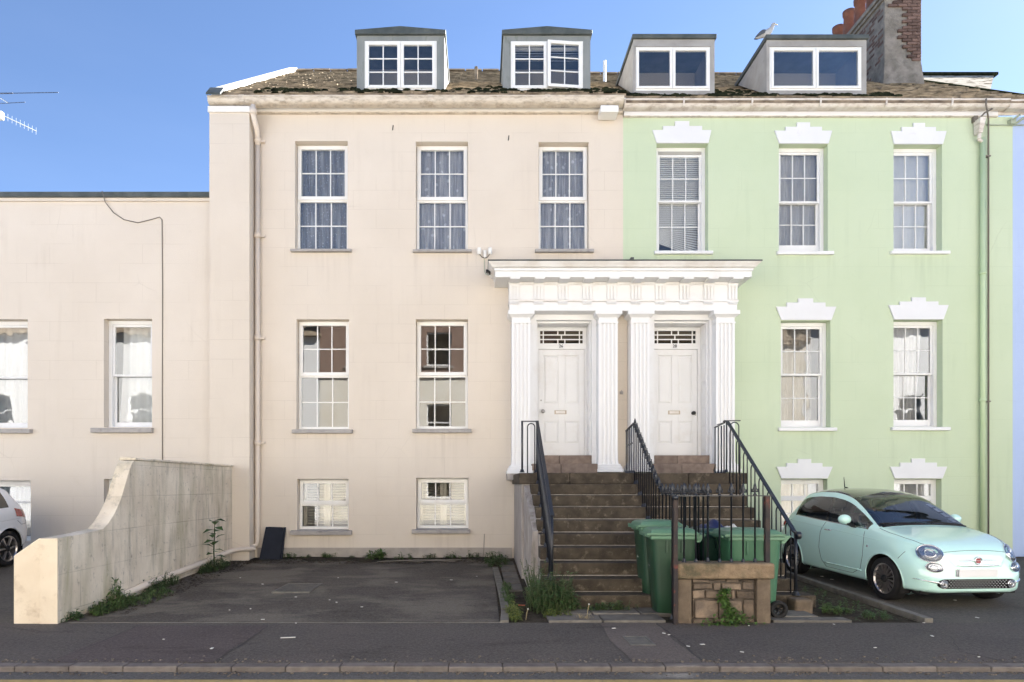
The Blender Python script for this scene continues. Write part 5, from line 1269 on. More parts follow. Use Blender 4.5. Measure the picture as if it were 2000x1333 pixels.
# shut lines
line("bonnet_seam", [(x, -1, .742 - .035*(x/.5)**2) for x in [i*.05-.5 for i in range(21)]], FR, .0035)
for s in (-1, 1):
    line("bonnet_seam", lerp_pts([(s*.50,.16,2),(s*.575,.26,2),(s*.645,.45,2),(s*.68,.70,2),(s*.665,.92,2)], 6), (0,0,-1), .0035)
    sd = (-s, 0, 0); X = s*1.5
    line("door_seam", lerp_pts([(X,1.10,.90),(X,1.07,.75),(X,1.07,.55),(X,1.12,.36),(X,1.30,.27),(X,1.95,.27)], 6) , sd, .0035)
    line("door_seam", lerp_pts([(X,2.06,.96),(X,2.13,.80),(X,2.14,.55),(X,2.08,.38),(X,1.95,.27)], 6), sd, .0035)
    line("bumper_seam", lerp_pts([(X,.335,.70),(X,.36,.66),(X,.40,.60)], 5), sd, .0035)
    line("side_moulding", lerp_pts([(X,1.10,.335),(X,2.0,.335)], 10), sd, .012, M_mint, .004)
    line("crease", lerp_pts([(X,.75,.80),(X,1.5,.845),(X,2.3,.885),(X,3.1,.92)], 8), sd, .006, M_mint, -.001)
    line("window_trim", lerp_pts([(X,1.10,.945),(X,1.6,.957),(X,2.2,.978),(X,2.95,1.015)], 8), sd, .006, M_chrome, .002)
    h, n_ = proj((X,1.93,.845), sd)
    if h: 
        part("door_handle", MB().tube([h+Vector((s*.004,-.08,.0)), h+Vector((s*.03,-.05,.004)), h+Vector((s*.03,.05,.004)), h+Vector((s*.004,.08,.0))], .012, 8), M_chrome, fbody, smooth=True)
    h, n_ = proj((X,.98,.70), sd)
    if h: part("side_repeater", MB().lathe([(.018,0),(.016,.008),(0,.010)], h, 10, Matrix.Rotation(s*pi/2, 4, 'Y')), M_refl, fbody)
    # head lamps
    def lamp(nm, x, z, ra, rb, tilt, m_in, ring):
        h, n_ = proj((s*x, -1, z), FR)
        if h is None: return
        if n_.y > 0: n_ = -n_
        q = n_.to_track_quat('Z', 'Y').to_matrix().to_4x4(); Sx = Matrix.Diagonal((ra, rb, 1, 1)); 
        Mh = q @ Matrix.Rotation(s*tilt, 4, 'Z') @ Sx
        lp = part(nm, MB().lathe([(1.0,-.01),(1.09,.004),(1.08,.016),(1.0,.014),(.96,.002)], h, 28, Mh, cap=False), ring, fiat, smooth=True)
        part("reflector", MB().lathe([(0,.004),(.30,.004),(.62,.006),(.98,.010)], h, 24, Mh, cap=False), m_in, lp, smooth=True)
        part("bulb_shroud", MB().lathe([(.55,.007),(.52,.018),(.40,.020),(.36,.009)], h, 20, Mh, cap=False), M_chrome, lp, smooth=True)
        part("lens", MB().lathe([(.98,.012),(.9,.022),(.6,.034),(.3,.040),(0,.042)], h, 28, Mh, cap=False), M_lens, lp, smooth=True)
    lamp("headlight", .555, .70, .150, .112, .35, M_lampdark, M_chrome) if False else None
    lamp("headlight", .545, .695, .142, .112, .30, M_refl, M_chrome)
    lamp("daytime_lamp", .545, .525, .095, .060, .12, M_refl, M_chrome)
    lamp("fog_lamp", .455, .318, .048, .048, 0, M_refl, M_chrome)
    P = []
    for k in range(9):
        t = k/8; h, n_ = proj((s*(.505+.215*t), -1, .335+.035*t), FR)
        if h: P.append(h + (n_ if n_.y < 0 else -n_)*.004)
    if len(P) > 2: part("bumper_trim", MB().tube(P, [.016-.012*i/(len(P)-1) for i in range(len(P))], 8), M_chrome, fbody, smooth=True)
def patch(nm, x0, x1, z0f, z1f, off, m, par, nu=24, nv=4):
    mb = MB(); ok = True
    for j in range(nv+1):
        for i in range(nu+1):
            x = x0+(x1-x0)*i/nu; z = z0f(x)+(z1f(x)-z0f(x))*j/nv
            h, n_ = proj((x, -1, z), FR)
            h = (h + Vector((0,-off,0))) if h is not None else Vector((x, .1, z)); mb.v.append(tuple(h))
    mb.f = [(j*(nu+1)+i, j*(nu+1)+i+1, (j+1)*(nu+1)+i+1, (j+1)*(nu+1)+i) for j in range(nv) for i in range(nu)]
    return part(nm, mb, m, par, smooth=True)
ed = lambda x: min(1, max(0, (.535-abs(x))/.07))**.5
gr = patch("lower_grille", -.53, .53, lambda x: .312-.052*ed(x), lambda x: .325+.058*ed(x), .006, M_blackgloss, fiat, 40)
mb = MB()
for j in range(5):
    for i in range(19):
        x = -.385 + (i + (.5 if j % 2 else 0))*.0425; z = .278 + j*.0222
        if abs(x) > .39: continue
        h, n_ = proj((x, -1, z), FR)
        if h: mb.box(x-.0065, x+.0065, h.y-.012, h.y-.006, z-.0032, z+.0032)
part("grille_studs", mb, M_stud, gr)['kind'] = 'stuff'
for zf, r, wd in ((.618, .009, .255), (.553, .013, .285)):
    pts = [(x*wd, -1, zf + .006*abs(x)) for x in [i/10-1 for i in range(21)]]
    P = []
    for p in pts:
        h, n_ = proj(p, FR)
        if h: P.append(h + Vector((0,-.006,0)))
    part("chrome_strip", MB().tube(P, [r*(.35+.65*(1-abs(i/(len(P)-1)*2-1)**3)) for i in range(len(P))], 8), M_chrome, fiat, smooth=True)
h, n_ = proj((0, -1, .618), FR); Mq = Matrix.Rotation(pi/2, 4, 'X')
bd = part("badge", MB().lathe([(.040,-.01),(.052,.0),(.052,.016),(.044,.022),(.040,.016)], h, 24, Mq, cap=False), M_chrome, fiat, smooth=True)
part("emblem", MB().lathe([(0,.014),(.041,.014),(.041,.008)], h, 24, Mq, cap=False), M_chrome, bd)
part("emblem_field", MB().box(-.027,.027,h.y-.018,h.y-.0142,.618-.027,.618+.027), M_badge, bd, bevel=.005)
text("lettering", "FIAT", .024, (0, h.y-.0185, .618), M_chrome, bd, .001)
h, n_ = proj((0, -1, .46), FR)
npl = part("number_plate", MB().box(-.26, .26, h.y-.018, h.y-.004, .412, .512), M_lintel, fiat, bevel=.004)
part("plate_band", MB().box(-.30, -.265, h.y-.012, h.y+.004, .415, .51), M_refl, fiat)
part("radar_base", MB().box(-.05,.05,.02,.1,.4,.41), M_rubber, fiat) if False else None
for a_, b_ in (((.02,.925),(-.46,.985)), ((-.20,.935),(-.62,1.0)), ((.58,.925),(.08,.99))):
    P = []
    for k in range(9):
        t = k/8; x = a_[0]+(b_[0]-a_[0])*t; y = a_[1]+.02+(b_[1]-a_[1])*t*.6
        h, n_ = proj((x, y, 2), (0,0,-1))
        if h: P.append(h+Vector((0,-.006,.012)))
    part("wiper", MB().tube(P, .011, 6), M_rubber, fiat, smooth=True)
P = [proj((x, .925+.018*(1-abs(x)/.6), 2), (0,0,-1))[0] for x in [i*.065-.62 for i in range(20)]]
part("cowl_trim", MB().tube([p+Vector((0,.0,.002)) for p in P if p], .016, 6), M_rubber, fiat, smooth=True)
h, _ = proj((0, 2.72, 3), (0,0,-1)); part("aerial", MB().tube([h+Vector((0,-.05,-.005)), h+Vector((0,-.02,.02)), h+Vector((0,.03,.03)), h+Vector((0,.055,.20))], [.03,.018,.008,.004], 8), M_rubber, fiat, smooth=True) if h else None
for s in (-1, 1):
    m_ = part("door_mirror", MB().grid(20, 12, lambda u, v: (s*(.86+.095*sin(pi*v)*cos(2*pi*u)*1.0 + 0), 1.42-.075*cos(pi*v)*1.0, 1.045+.075*sin(pi*v)*sin(2*pi*u))), M_mint, fiat, smooth=True)
    part("mirror_stalk", MB().hexa([(s*.73,1.30,.93),(s*.76,1.30,.93),(s*.76,1.42,.93),(s*.73,1.42,.93)], [(s*.80,1.36,1.0),(s*.86,1.36,.99),(s*.86,1.43,.99),(s*.80,1.43,1.0)]), M_rubber, m_, bevel=.01)
    part("tail_light", MB().lathe([(0,.0),(.07,.0),(.075,-.02)], (s*.62, 3.44, .82), 14, Matrix.Rotation(-pi/2, 4, 'X')), M_redl, fiat)
    xs_ = s*.35; seat = MB().box(xs_-.23, xs_+.23, 1.75, 2.2, .42, .58).hexa([(xs_-.22,2.12,.5),(xs_+.22,2.12,.5),(xs_+.22,2.25,.5),(xs_-.22,2.25,.5)], [(xs_-.20,2.3,1.10),(xs_+.20,2.3,1.10),(xs_+.20,2.38,1.10),(xs_-.20,2.38,1.10)])
    so = part("seat", seat, M_seat, fiat, bevel=.05, seg=3); part("headrest", MB().box(xs_-.12, xs_+.12, 2.33, 2.41, 1.15, 1.31), M_seat, so, bevel=.04, seg=3); 
    for q in (-.06, .06): part("headrest_post", MB().tube([(xs_+q,2.37,1.06),(xs_+q,2.37,1.17)], .008, 6), M_chrome, so)
part("rear_bench", MB().box(-.55,.55,2.75,3.0,.5,1.05), M_seat, fiat, bevel=.05)
part("dashboard", MB().hexa([(-.64,1.02,.6),(.64,1.02,.6),(.64,1.5,.6),(-.64,1.5,.6)], [(-.62,1.02,.95),(.62,1.02,.95),(.62,1.42,.97),(-.62,1.42,.97)]), M_dash, fiat, bevel=.03)
Ms = Matrix.Rotation(radians(62), 4, 'X'); ring = [Ms @ Vector((.18*cos(2*pi*k/24), .18*sin(2*pi*k/24), 0)) + Vector((-.35,1.56,.98)) for k in range(25)]
part("steering_wheel", MB().tube(ring, .015, 8).tube([ring[0], ring[12]], .018, 6), M_dash, fiat, smooth=True)
part("interior_mirror", MB().box(-.11,.11,1.60,1.63,1.27,1.33), M_seat, fiat, bevel=.01)
for k in range(4): 
    y = 1.08 + k*.11; h, n_ = proj((.545-.025*k, y, 3), (0,0,-1)); 
    if h: 
        if n_.z < 0: n_ = -n_
        q = Matrix.Translation(h - n_*.012) @ n_.to_track_quat('Z','Y').to_matrix().to_4x4(); part("permit_sticker", MB().box(-.035,.035,-.045,.045,-.0015,.0015,q), M_lintel, fiat)
fiat.location = (6.34, -4.82, .018); fiat.rotation_euler = (radians(1.2), 0, radians(4.0))

L2 = 4.08
k = L2/L
def sc(P, sy, sz): return [(p[0]*sy, p[1]*sz) for p in P]
prm2 = {q: sc(prm[q], k, 1.06 if q in ("w","wb","wr") else 1.02) for q in prm}
prm2["zb"] = [(0,.26),(.3,.22),(1,.2),(3,.2),(3.8,.27),(4.08,.34)]
prm2["zt"] = [(0,.62),(.03,.74),(.1,.85),(.3,.93),(.7,1.0),(1.1,1.05),(1.4,1.22),(1.75,1.42),(2.0,1.49),(2.4,1.52),(3.0,1.50),(3.45,1.44),(3.7,1.36),(3.86,1.20),(3.98,1.02),(4.04,.90),(4.08,.74)]
prm2["zr"] = [(p[0], p[1]-.06) for p in prm2["zt"]]
prm2["zbelt"] = [(0,.57),(.05,.66),(.15,.75),(.35,.82),(.8,.90),(1.2,.93),(2.5,.98),(3.4,1.02),(3.8,1.0),(3.98,.90),(4.08,.68)]
prm2["w"] = [(0,.56),(.05,.70),(.15,.78),(.4,.84),(.8,.866),(3.4,.866),(3.7,.85),(3.9,.80),(4.02,.73),(4.08,.62)]
prm2["wb"] = [(p[0], p[1]*.925) for p in prm2["w"]]
prm2["wr"] = [(0,.45),(.3,.68),(1.1,.70),(1.6,.63),(2.2,.60),(3.4,.58),(3.8,.60),(4.0,.60),(4.08,.5)]
g2 = dict(side=[(1.45,2.3,"side"),(2.3,2.38,"black"),(2.38,3.15,"side"),(3.15,3.5,"black")], screen=(1.12,1.85), tail=(3.66,3.92))
wc, wbody, pr2, ln2, fn2 = car("white_hatchback", "white hatchback at the left edge, only its tail lamp and one rear wheel in view", L2, prm2, M_wcar, (.80, 3.39), .31, g2, None, M_sun, 6)
for s in (-1, 1):
    mb = MB()
    for j in range(4):
        for i in range(7):
            t = i/6; y = 3.60 + .36*t; z = 1.00 - .10*t - (.145 - .02*t)*(j/3) + .03*t
            h, n_ = pr2((s*1.5, y, z), (-s,0,0)); h = h if h is not None else Vector((s*.7, y, z)); mb.v.append((h.x + s*.008, h.y, h.z))
    mb.f = [(j*7+i, j*7+i+1, j*7+8+i, j*7+7+i) for j in range(3) for i in range(6)]
    part("tail_light", mb, M_redl, wc, smooth=True)
    ln2("side_crease", lerp_pts([(s*1.5,.9,.72),(s*1.5,3.0,.80),(s*1.5,3.9,.82)], 8), (-s,0,0), .007, M_wcar, -.001)
    ln2("bumper_seam", lerp_pts([(s*1.5,3.62,.78),(s*1.5,3.72,.70),(s*1.5,3.98,.70)], 6), (-s,0,0), .0035)
    h, n_ = pr2((s*.5, 9, .84), (0,-1,0))
    if h: part("headlight", MB().lathe([(0,0),(.08,0),(.09,-.02)], (s*.60, .16, .74), 12, Matrix.Rotation(pi/2, 4, 'X')), M_refl, wc)
for s in (-1,1):
    part("seat", MB().box(s*.37-.24, s*.37+.24, 1.9, 2.4, .45, .6).box(s*.37-.22, s*.37+.22, 2.35, 2.48, .5, 1.15), M_seat, wc, bevel=.05)
wc.location = (-9.07, -5.16, .015); wc.rotation_euler = (radians(2.9), 0, 0)
# ------------------------------------------------------------------ pipes, lamps, wires
cp_ = root("downpipe", "cream painted drainpipe beside the pier, turning along the yard wall's foot", "pipe", (-4.4, -.1, .3))
xpp = mx(503, -.08)
pts = [(-4.48, -.33, 9.06), (-4.48, -.33, 8.90), (-4.475, -.30, 8.82), (-4.45, -.20, 8.66), (xpp, -.085, 8.54), (xpp, -.075, 8.40)]
part("swan_neck", MB().tube(pts, .052, 12), M_pipe, cp_, smooth=True)
part("pipe_run", MB().tube([(xpp, -.075, 8.42), (xpp, -.075, .48), (xpp-.02, -.09, .40), (xpp-.10, -.14, .372), (mx(497,-.35), -.36, .355), (-4.72, -.40, .35), (-4.82, -.52, .33), (-4.835, -1.0, .305), (-4.835, -2.2, .235), (-4.835, -3.6, .175), (-4.83, -4.58, .105)], .048, 12), M_pipe, cp_, smooth=True)
for z in (8.50, 6.6, 4.55, 2.45): part("collar", MB().lathe([(.048,-.05),(.066,-.05),(.066,.05),(.048,.05)], (xpp, -.075, z), 14, cap=False), M_pipe, cp_, smooth=True); part("bracket", MB().box(xpp-.02, xpp+.13, -.06, -.003, z-.02, z+.02), M_pipe, cp_)
part("collar", MB().lathe([(.052,-.06),(.068,-.06),(.068,.06),(.052,.06)], (-4.48, -.33, 8.94), 14, cap=False), M_pipe, cp_, smooth=True)
gp = root("downpipe", "pale green painted drainpipe on the green house's right end", "pipe", (mx(1914), -.08, .2))
part("pipe_run", MB().tube([(mx(1914), -.075, 8.55), (mx(1914), -.075, .12)], .045, 12), M_gpipe, gp, smooth=True)
part("hopper", MB().hexa([(mx(1900)-.0,-.16,8.62),(mx(1908),-.16,8.62),(mx(1908),-.02,8.62),(mx(1900),-.02,8.62)], [(mx(1899),-.22,8.90),(mx(1911),-.22,8.90),(mx(1911),-.02,8.90),(mx(1899),-.02,8.90)]), M_gutterg, gp, bevel=.01)
part("outlet", MB().tube([(mx(1904), -.12, 8.66), (mx(1905), -.10, 8.5), (mx(1912), -.08, 8.48)], .035, 10), M_gutterg, gp, smooth=True)
for z in (5.85, 3.3): part("collar", MB().lathe([(.045,-.03),(.06,-.03),(.06,.03),(.045,.03)], (mx(1914), -.075, z), 14, cap=False), M_gpipe, gp, smooth=True)
gp2 = root("service_pipe", "thin dark grey pipe running full height next to the pale green drainpipe", "pipe", (mx(1926), -.06, .2))
part("pipe_run", MB().tube([(mx(1926,-.31), -.31, 9.20), (mx(1926,-.31), -.31, 9.08), (mx(1926), -.06, 8.95), (mx(1926), -.06, .12)], .016, 10), M_cable, gp2, smooth=True)
for z in (8.2, 3.28): part("clip", MB().box(mx(1916), mx(1930), -.075, -.003, z-.012, z+.012), M_cable, gp2)
wr_ = MB().tube([(mx(1904), -.06, mz(236)), (mx(1912), -.03, mz(244)), (mx(1930), -.03, mz(246)), (mx(1970), -.03, mz(246.5)), (mx(2030), -.03, mz(246))], .012, 6).tube([(mx(1912), -.03, mz(222)), (mx(1960), -.03, mz(222)), (mx(2030), -.03, mz(224))], .010, 6)
tag(part("wall_wire", wr_, M_cablel, smooth=True), "pale wires strung under the gutter from green house to blue house", "wire")
wb_ = MB().box(mx(1967), mx(1977), -.10, -.003, mz(247), mz(237)).tube([(mx(1969), -.07, mz(240)), (mx(1976), -.22, mz(236))], .02, 6).tube([(mx(1979), -.05, mz(245)), (mx(1990), -.2, mz(237))], .02, 6)
tag(part("wire_bracket", wb_, M_cablel), "small wire bracket with two arms at the green and blue house joint", "bracket")
hk = MB().tube([(mx(1905), -.05, mz(240)), (mx(1908), -.2, mz(232)), (mx(1916), -.3, mz(229))], .016, 6).box(mx(1897), mx(1905), -.07, -.003, mz(242), mz(230))
tag(part("wire_bracket", hk, M_cable), "dark hooked wire bracket below the hopper beside the drainpipe", "bracket")
fl = root("wall_light", "small twin white floodlight on the cream wall just left of the portico top", "lamp", (mx(946), -.05, mz(497)))
part("wall_box", MB().box(mx(944), mx(950), -.06, -.003, mz(506), mz(491)), M_upvc, fl, bevel=.006)
for p in (936, 957):
    x = mx(p); part("lamp_head", MB().lathe([(.030,-.06),(.038,-.05),(.040,.04),(.034,.065),(.0,.07)], (x, -.12, mz(495)), 14, Matrix.Rotation(radians(12), 4, 'X')), M_upvc, fl, smooth=True); part("lamp_arm", MB().tube([(x, -.12, mz(500)), ((x+mx(947))/2, -.08, mz(505.5)), (mx(947), -.05, mz(505))], .009, 6), M_cable, fl, smooth=True)
wq = MB().tube([(mx(946), -.012, mz(507)), (mx(946), -.012, mz(530)), (mx(949), -.02, mz(537)), (mx(955), -.05, mz(540))], .007, 5)
part("flex", wq, M_cablel, fl)
lk = MB().box(mx(949,-.3), mx(957,-.3), -.34, -.26, mz(533,-.3), mz(528,-.3)).box(mx(954,-.3), mx(958,-.3), -.36, -.26, mz(536,-.3), mz(522,-.3))
tag(part("lead_bracket", lk, M_black), "small black bracket under the portico's left cornice end", "bracket")
vn = MB().lathe([(0,0),(.03,0),(.035,.05),(.0,.09)], (2.81, -.07, 3.42), 8)
tag(part("pipe_stub", vn, M_sill), "small grey stub on the cream strip between the two portico columns", "stub")

# aerials
ax, ay = mx(-14, 1.0), 1.0
ta = root("tv_aerial", "television aerial with two dark rods and a white comb, entering at the left edge", "aerial", (ax, ay, 7.3))
part("mast", MB().tube([(ax, ay, 7.2), (ax, ay, 10.6)], .025, 10), M_alu, ta, smooth=True)
part("rod", MB().tube([(ax-.4, ay, mz(184,1)), (mx(25,1), ay, mz(182.5,1))], .014, 8).tube([(mx(25,1), ay, mz(182.5,1)), (mx(114,1), ay, mz(181,1))], .008, 8), M_rod, ta); part("rod", MB().tube([(ax-.3, ay, mz(203,1)), (mx(14,1), ay, mz(202,1)), (mx(49,1), ay, mz(200,1))], .007, 8), M_rod, ta)
part("stay", MB().tube([(ax-.05, ay, mz(180,1)), (mx(15,1), ay, mz(201,1))], .012, 8), M_alu, ta)
bx0, bx1 = Vector((mx(-12,1), 1.0, mz(218,1))), Vector((mx(71,1.8), 1.8, mz(257,1.8)))
bm_ = MB().tube([bx0, bx1], .011, 8)
part("boom", bm_, M_alu, ta)
for i in range(9):
    p = bx0.lerp(bx1, .22 + i*.0965); part("element", MB().tube([p-Vector((0,0,.075)), p+Vector((0,0,.085))], .006, 6), M_alu, ta)
part("dipole_box", MB().box(mx(-6,1), mx(5,1), .95, 1.05, mz(234,1), mz(219,1)), M_upvc, ta, bevel=.008)

# gull on the dormer
GB = Vector((mx(1497, .25), .22, 10.72))
gu = root("seagull", "white and grey gull standing on the left corner of the last dormer's roof", "bird", GB)
ang = radians(33)
def gl(x, z): return GB + Vector((x*1.0, 0, z))
spine = [(-.24,.015,.004,.004),(-.19,.02,.022,.018),(-.13,.045,.040,.036),(-.06,.085,.062,.060),(.01,.125,.070,.068),(.06,.17,.060,.058),(.09,.215,.042,.040),(.105,.25,.036,.035),(.12,.28,.041,.040),(.14,.295,.036,.036),(.165,.298,.020,.020),(.185,.292,.010,.010),(.215,.282,.003,.003)]
mb = MB(); n = 12
for i, (x, z, ry, r) in enumerate(spine):
    a, b = spine[max(i-1,0)], spine[min(i+1,len(spine)-1)]; t = Vector((b[0]-a[0], 0, b[1]-a[1])).normalized(); u = Vector((-t.z, 0, t.x)); v = Vector((0,1,0))
    c = GB + Vector((x, 0, z+.02)); mb.v += [tuple(c + u*r*cos(2*pi*k/n) + v*ry*sin(2*pi*k/n)) for k in range(n)]
for i in range(len(spine)-1):
    for k in range(n): mb.f.append((i*n+k, i*n+(k+1) % n, (i+1)*n+(k+1) % n, (i+1)*n+k))
part("body", mb, plain("white_feather", (.40,.39,.38), .8), gu, smooth=True)
MG = plain("grey_wing_feather", (.075,.085,.10), .8)
for s in (-1, 1):
    mb = MB().grid(10, 6, lambda u, v: tuple(GB + Vector((-.255 + .26*u, s*(.012 + .062*sin(pi*min(1, u*.85+.1))) , .03 + .125*u + (.055*sin(pi*u) + .012)*(v*1.3-.35)))))
    o = part("wing", mb, MG, gu, smooth=True); sm = o.modifiers.new("thick", 'SOLIDIFY'); sm.thickness = .008
part("beak", MB().tube([tuple(GB+Vector((.165,0,.315))), tuple(GB+Vector((.205,0,.308))), tuple(GB+Vector((.218,0,.298)))], [.012,.009,.003], 8), plain("yellow_beak", (.55,.38,.08), .5), gu, smooth=True)
for s in (-1, 1):
    part("leg", MB().tube([tuple(GB+Vector((-.01,s*.025,.09))), tuple(GB+Vector((.0,s*.025,.03))), tuple(GB+Vector((.0,s*.025,.0)))], .006, 6).box(GB.x-.01, GB.x+.04, GB.y+s*.025-.016, GB.y+s*.025+.016, GB.z-.002, GB.z+.005), plain("pink_leg", (.5,.3,.25), .6), gu)
    part("eye", MB().lathe([(0,0),(.005,.002),(0,.004)], GB+Vector((.135,s*.037,.320)), 8, Matrix.Rotation(s*-pi/2, 4, 'X'), cap=False), M_black, gu)

# leaning boards
lb = root("leaning_boards", "two navy boards leaning on the cream wall beside the drainpipe", "board", (-4.3, -.15, .13))
for k, (dx, dy) in enumerate(((0, 0), (.05, .05))):
    part("board", MB().hexa([(-4.39+dx*1.2,-.27+dy,.115),(-3.98+dx*.6,-.27+dy,.10),(-3.98+dx*.6,-.235+dy,.10),(-4.39+dx*1.2,-.235+dy,.115)], [(-4.31+dx,-.10+dy*.5,.765-k*.0),(-3.945+dx*.6,-.10+dy*.5,.755),(-3.945+dx*.6,-.065+dy*.5,.755),(-4.31+dx,-.065+dy*.5,.765)]), M_board, lb, bevel=.006)

# ------------------------------------------------------------------ weeds and loose bits
def leafblade(mb, p, d, ln, wd, droop, r_):
    d = Vector(d).normalized(); s = d.cross(Vector((0,0,1)))
    s = s.normalized() if s.length > .05 else Vector((1,0,0)); u = s.cross(d)
    p = Vector(p); a = p + d*ln*.5 + u*ln*.06 - Vector((0,0,droop*ln*.2)); b = p + d*ln - Vector((0,0,droop*ln))
    mb.add([p, a - s*wd/2, b, a + s*wd/2, a - u*wd*.12], [(0,1,4),(1,2,4),(2,3,4),(3,0,4)])
def clump(name, label, c, rx, ry, h, n, ls, m, seed, cat="weed", group=None, stemk=1.0, wr=.45, ground=True, up=.35):
    r_ = random.Random(seed); rt_ = root(name, label, cat, c, group); mb = MB(); sb = MB(); ns = max(3, n//9)
    for i in range(ns):
        a = r_.uniform(0, 2*pi); q = sqrt(r_.random()); x, y = c[0]+rx*q*cos(a), c[1]+ry*q*sin(a); z = gz(x, y) if ground else c[2]
        hh = h*(1-.55*q*q)*r_.uniform(.45, 1.05)*stemk; lean = Vector((r_.uniform(-.35,.35), r_.uniform(-.35,.35), 1))
        top_ = Vector((x, y, z)) + lean*hh; sb.tube([(x, y, z-.01), Vector((x,y,z)).lerp(top_, .55)+Vector((r_.uniform(-.01,.01),0,0)), top_], [.005,.004,.002], 4)
        for k in range(n//ns):
            t = r_.uniform(.12, 1.0); p = Vector((x, y, z)).lerp(top_, t); b = r_.uniform(0, 2*pi)
            l_ = ls*r_.uniform(.55, 1.25); leafblade(mb, p, (cos(b), sin(b), r_.uniform(-.1, 1.0)*up*2), l_, l_*wr*r_.uniform(.8,1.2), r_.uniform(.05,.45), r_)
    part("leaves", mb, m, rt_, fix=False); part("stems", sb, M_stem, rt_)['kind'] = 'stuff'; return rt_
clump("weed_clump", "big bushy weed clump swallowing the stairs' lower left corner", (.90,-4.85,.03), .32, .30, .55, 1500, .07, M_leafd, 1)
clump("weed_clump", "upright feathery weeds against the stairs' grey side wall, behind the big clump", (.73,-4.25,.03), .13, .32, .62, 600, .07, M_leaf, 2, wr=.28)
clump("weed_clump", "yellow green moss cushion in front of the big clump by the stairs", (.92,-5.25,.02), .20, .10, .10, 420, .035, M_leafy, 3)
clump("weed_clump", "low green weeds growing along the bottom step", (1.62,-4.95,.03), .42, .07, .16, 480, .05, M_leafd, 4)
clump("weed_clump", "yellowish weeds spilling over the edging near the pavement", (.40,-5.2,.02), .085, .36, .15, 560, .05, M_leafy, 5)
clump("weed_clump", "dark grassy weeds along the middle of the edging strip", (.36,-4.0,.03), .09, .8, .16, 520, .07, M_leaf, 6, wr=.22)
clump("weed_clump", "leafy weeds where the edging meets the cream wall", (.26,-.85,.1), .24, .42, .30, 420, .08, M_leafd, 7)
clump("weed_clump", "broad rosette weed at the middle of the cream wall's foot", (-2.05,-.16,.12), .21, .12, .22, 160, .15, M_leaf, 8, wr=.26, up=.6)
for i, (x, rx, h, n) in enumerate(((-3.85,.16,.17,120),(-3.5,.10,.12,60),(-3.05,.20,.15,150),(-2.62,.07,.13,40),(-1.55,.22,.16,110),(-1.05,.16,.17,90),(-.55,.20,.14,110),(-.15,.18,.16,100),(-4.2,.18,.14,90))):
    clump("weed_tuft", ("small weed tuft at the foot of the navy boards", "tiny weed sprig right of the navy boards", "weed tuft beneath the first basement window", "single small sprig left of the rosette weed", "sparse weeds just right of the rosette weed", "weed tuft left of the second basement window's middle", "thin weeds below the second basement window", "weeds right of the second basement window's sill", "dark tuft left of the navy boards")[i], (x,-.10,.12), rx, .06, h, n, .07, (M_leaf, M_leafd)[i % 2], 20+i, "weed", "weeds along the cream wall's foot", wr=.3)
clump("weed_clump", "dense low weeds along the yard wall's foot nearest the pavement", (-4.72,-4.75,.02), .20, .55, .17, 900, .06, M_leaf, 40)
clump("weed_clump", "feathery pale weed rising from the yard wall's foot by the pipe's end", (-4.78,-4.62,.03), .10, .12, .40, 190, .13, M_leaf, 41, wr=.16, up=.5)
clump("weed_clump", "dark bushy weeds over the ground pipe halfway along the yard wall", (-4.80,-3.35,.08), .10, .50, .27, 620, .055, M_leafd, 42)
clump("weed_clump", "weeds around the tall sapling near the house corner", (-4.74,-1.55,.15), .16, .55, .26, 760, .06, M_leafd, 43)
clump("weed_clump", "spreading ground weeds in front of the ground pipe near its open end", (-4.55,-4.2,.02), .18, .55, .13, 620, .05, M_leaf, 45, wr=.35)
clump("weed_clump", "tiny dark weeds at the yard wall's pavement corner", (-4.84,-5.45,.0), .10, .16, .15, 160, .06, M_leafd, 44)
sp = root("sapling", "tall single stemmed young plant with broad leaves by the yard wall", "plant", (-4.66,-1.75,.2)); r_ = random.Random(5)
stm = [(-4.66,-1.75,.12), (-4.67,-1.76,.45), (-4.655,-1.76,.78), (-4.65,-1.77,.98)]
part("stem", MB().tube(stm, [.014,.012,.009,.004], 7), M_stem, sp, smooth=True)
lme = MB(); leafblade(lme, (0,0,0), (1,0,.25), .21, .13, .3, r_); LM = new_mesh("leaf", lme, M_leafd, False, False)
for i in range(17):
    t = .28 + .72*i/16; z = .12 + .86*t; put("leaf", LM, sp, (-4.66+.012*sin(i), -1.76, z), (r_.uniform(-.3,.3), r_.uniform(-.5,.3), i*2.4 + r_.uniform(-.4,.4)))
iv = root("ivy", "ivy like creeper growing up the middle of the low stone wall", "ivy", (2.84,-5.66,0)); r_ = random.Random(9); mb = MB()
for i in range(620):
    z = .42*(r_.random()**1.5); wdt = .05 + .26*max(0, 1-z/.20)**1.2 if z < .20 else .045+.05*(.42-z)
    x = 2.83 + r_.gauss(0, wdt*.55) + .05*sin(z*14); y = -5.63 - abs(r_.gauss(0, .035 + .05*max(0, .2-z)*4)); b = r_.uniform(0, 2*pi); l_ = r_.uniform(.03, .06)
    leafblade(mb, (x, y, z), (cos(b), -abs(sin(b))*.7-.2, r_.uniform(-.5,.6)), l_, l_*.75, .3, r_)
part("leaves", mb, M_leaf, iv, fix=False)
part("stems", MB().tube([(2.82,-5.63,0),(2.86,-5.62,.15),(2.83,-5.62,.30),(2.86,-5.615,.42)], .006, 5), M_stem, iv)
clump("weed_clump", "small leafy weed beside the bottom right stone block", (4.42,-5.02,.02), .20, .10, .13, 260, .06, M_leaf, 50)
clump("weed_clump", "weed patch at the near end of the right hand bed by the pavement", (4.72,-5.32,.02), .18, .13, .11, 220, .05, M_leafd, 51)
clump("weed_clump", "straggly weeds in the middle of the right hand bed", (4.75,-4.55,.02), .25, .30, .09, 110, .045, M_leafd, 52)
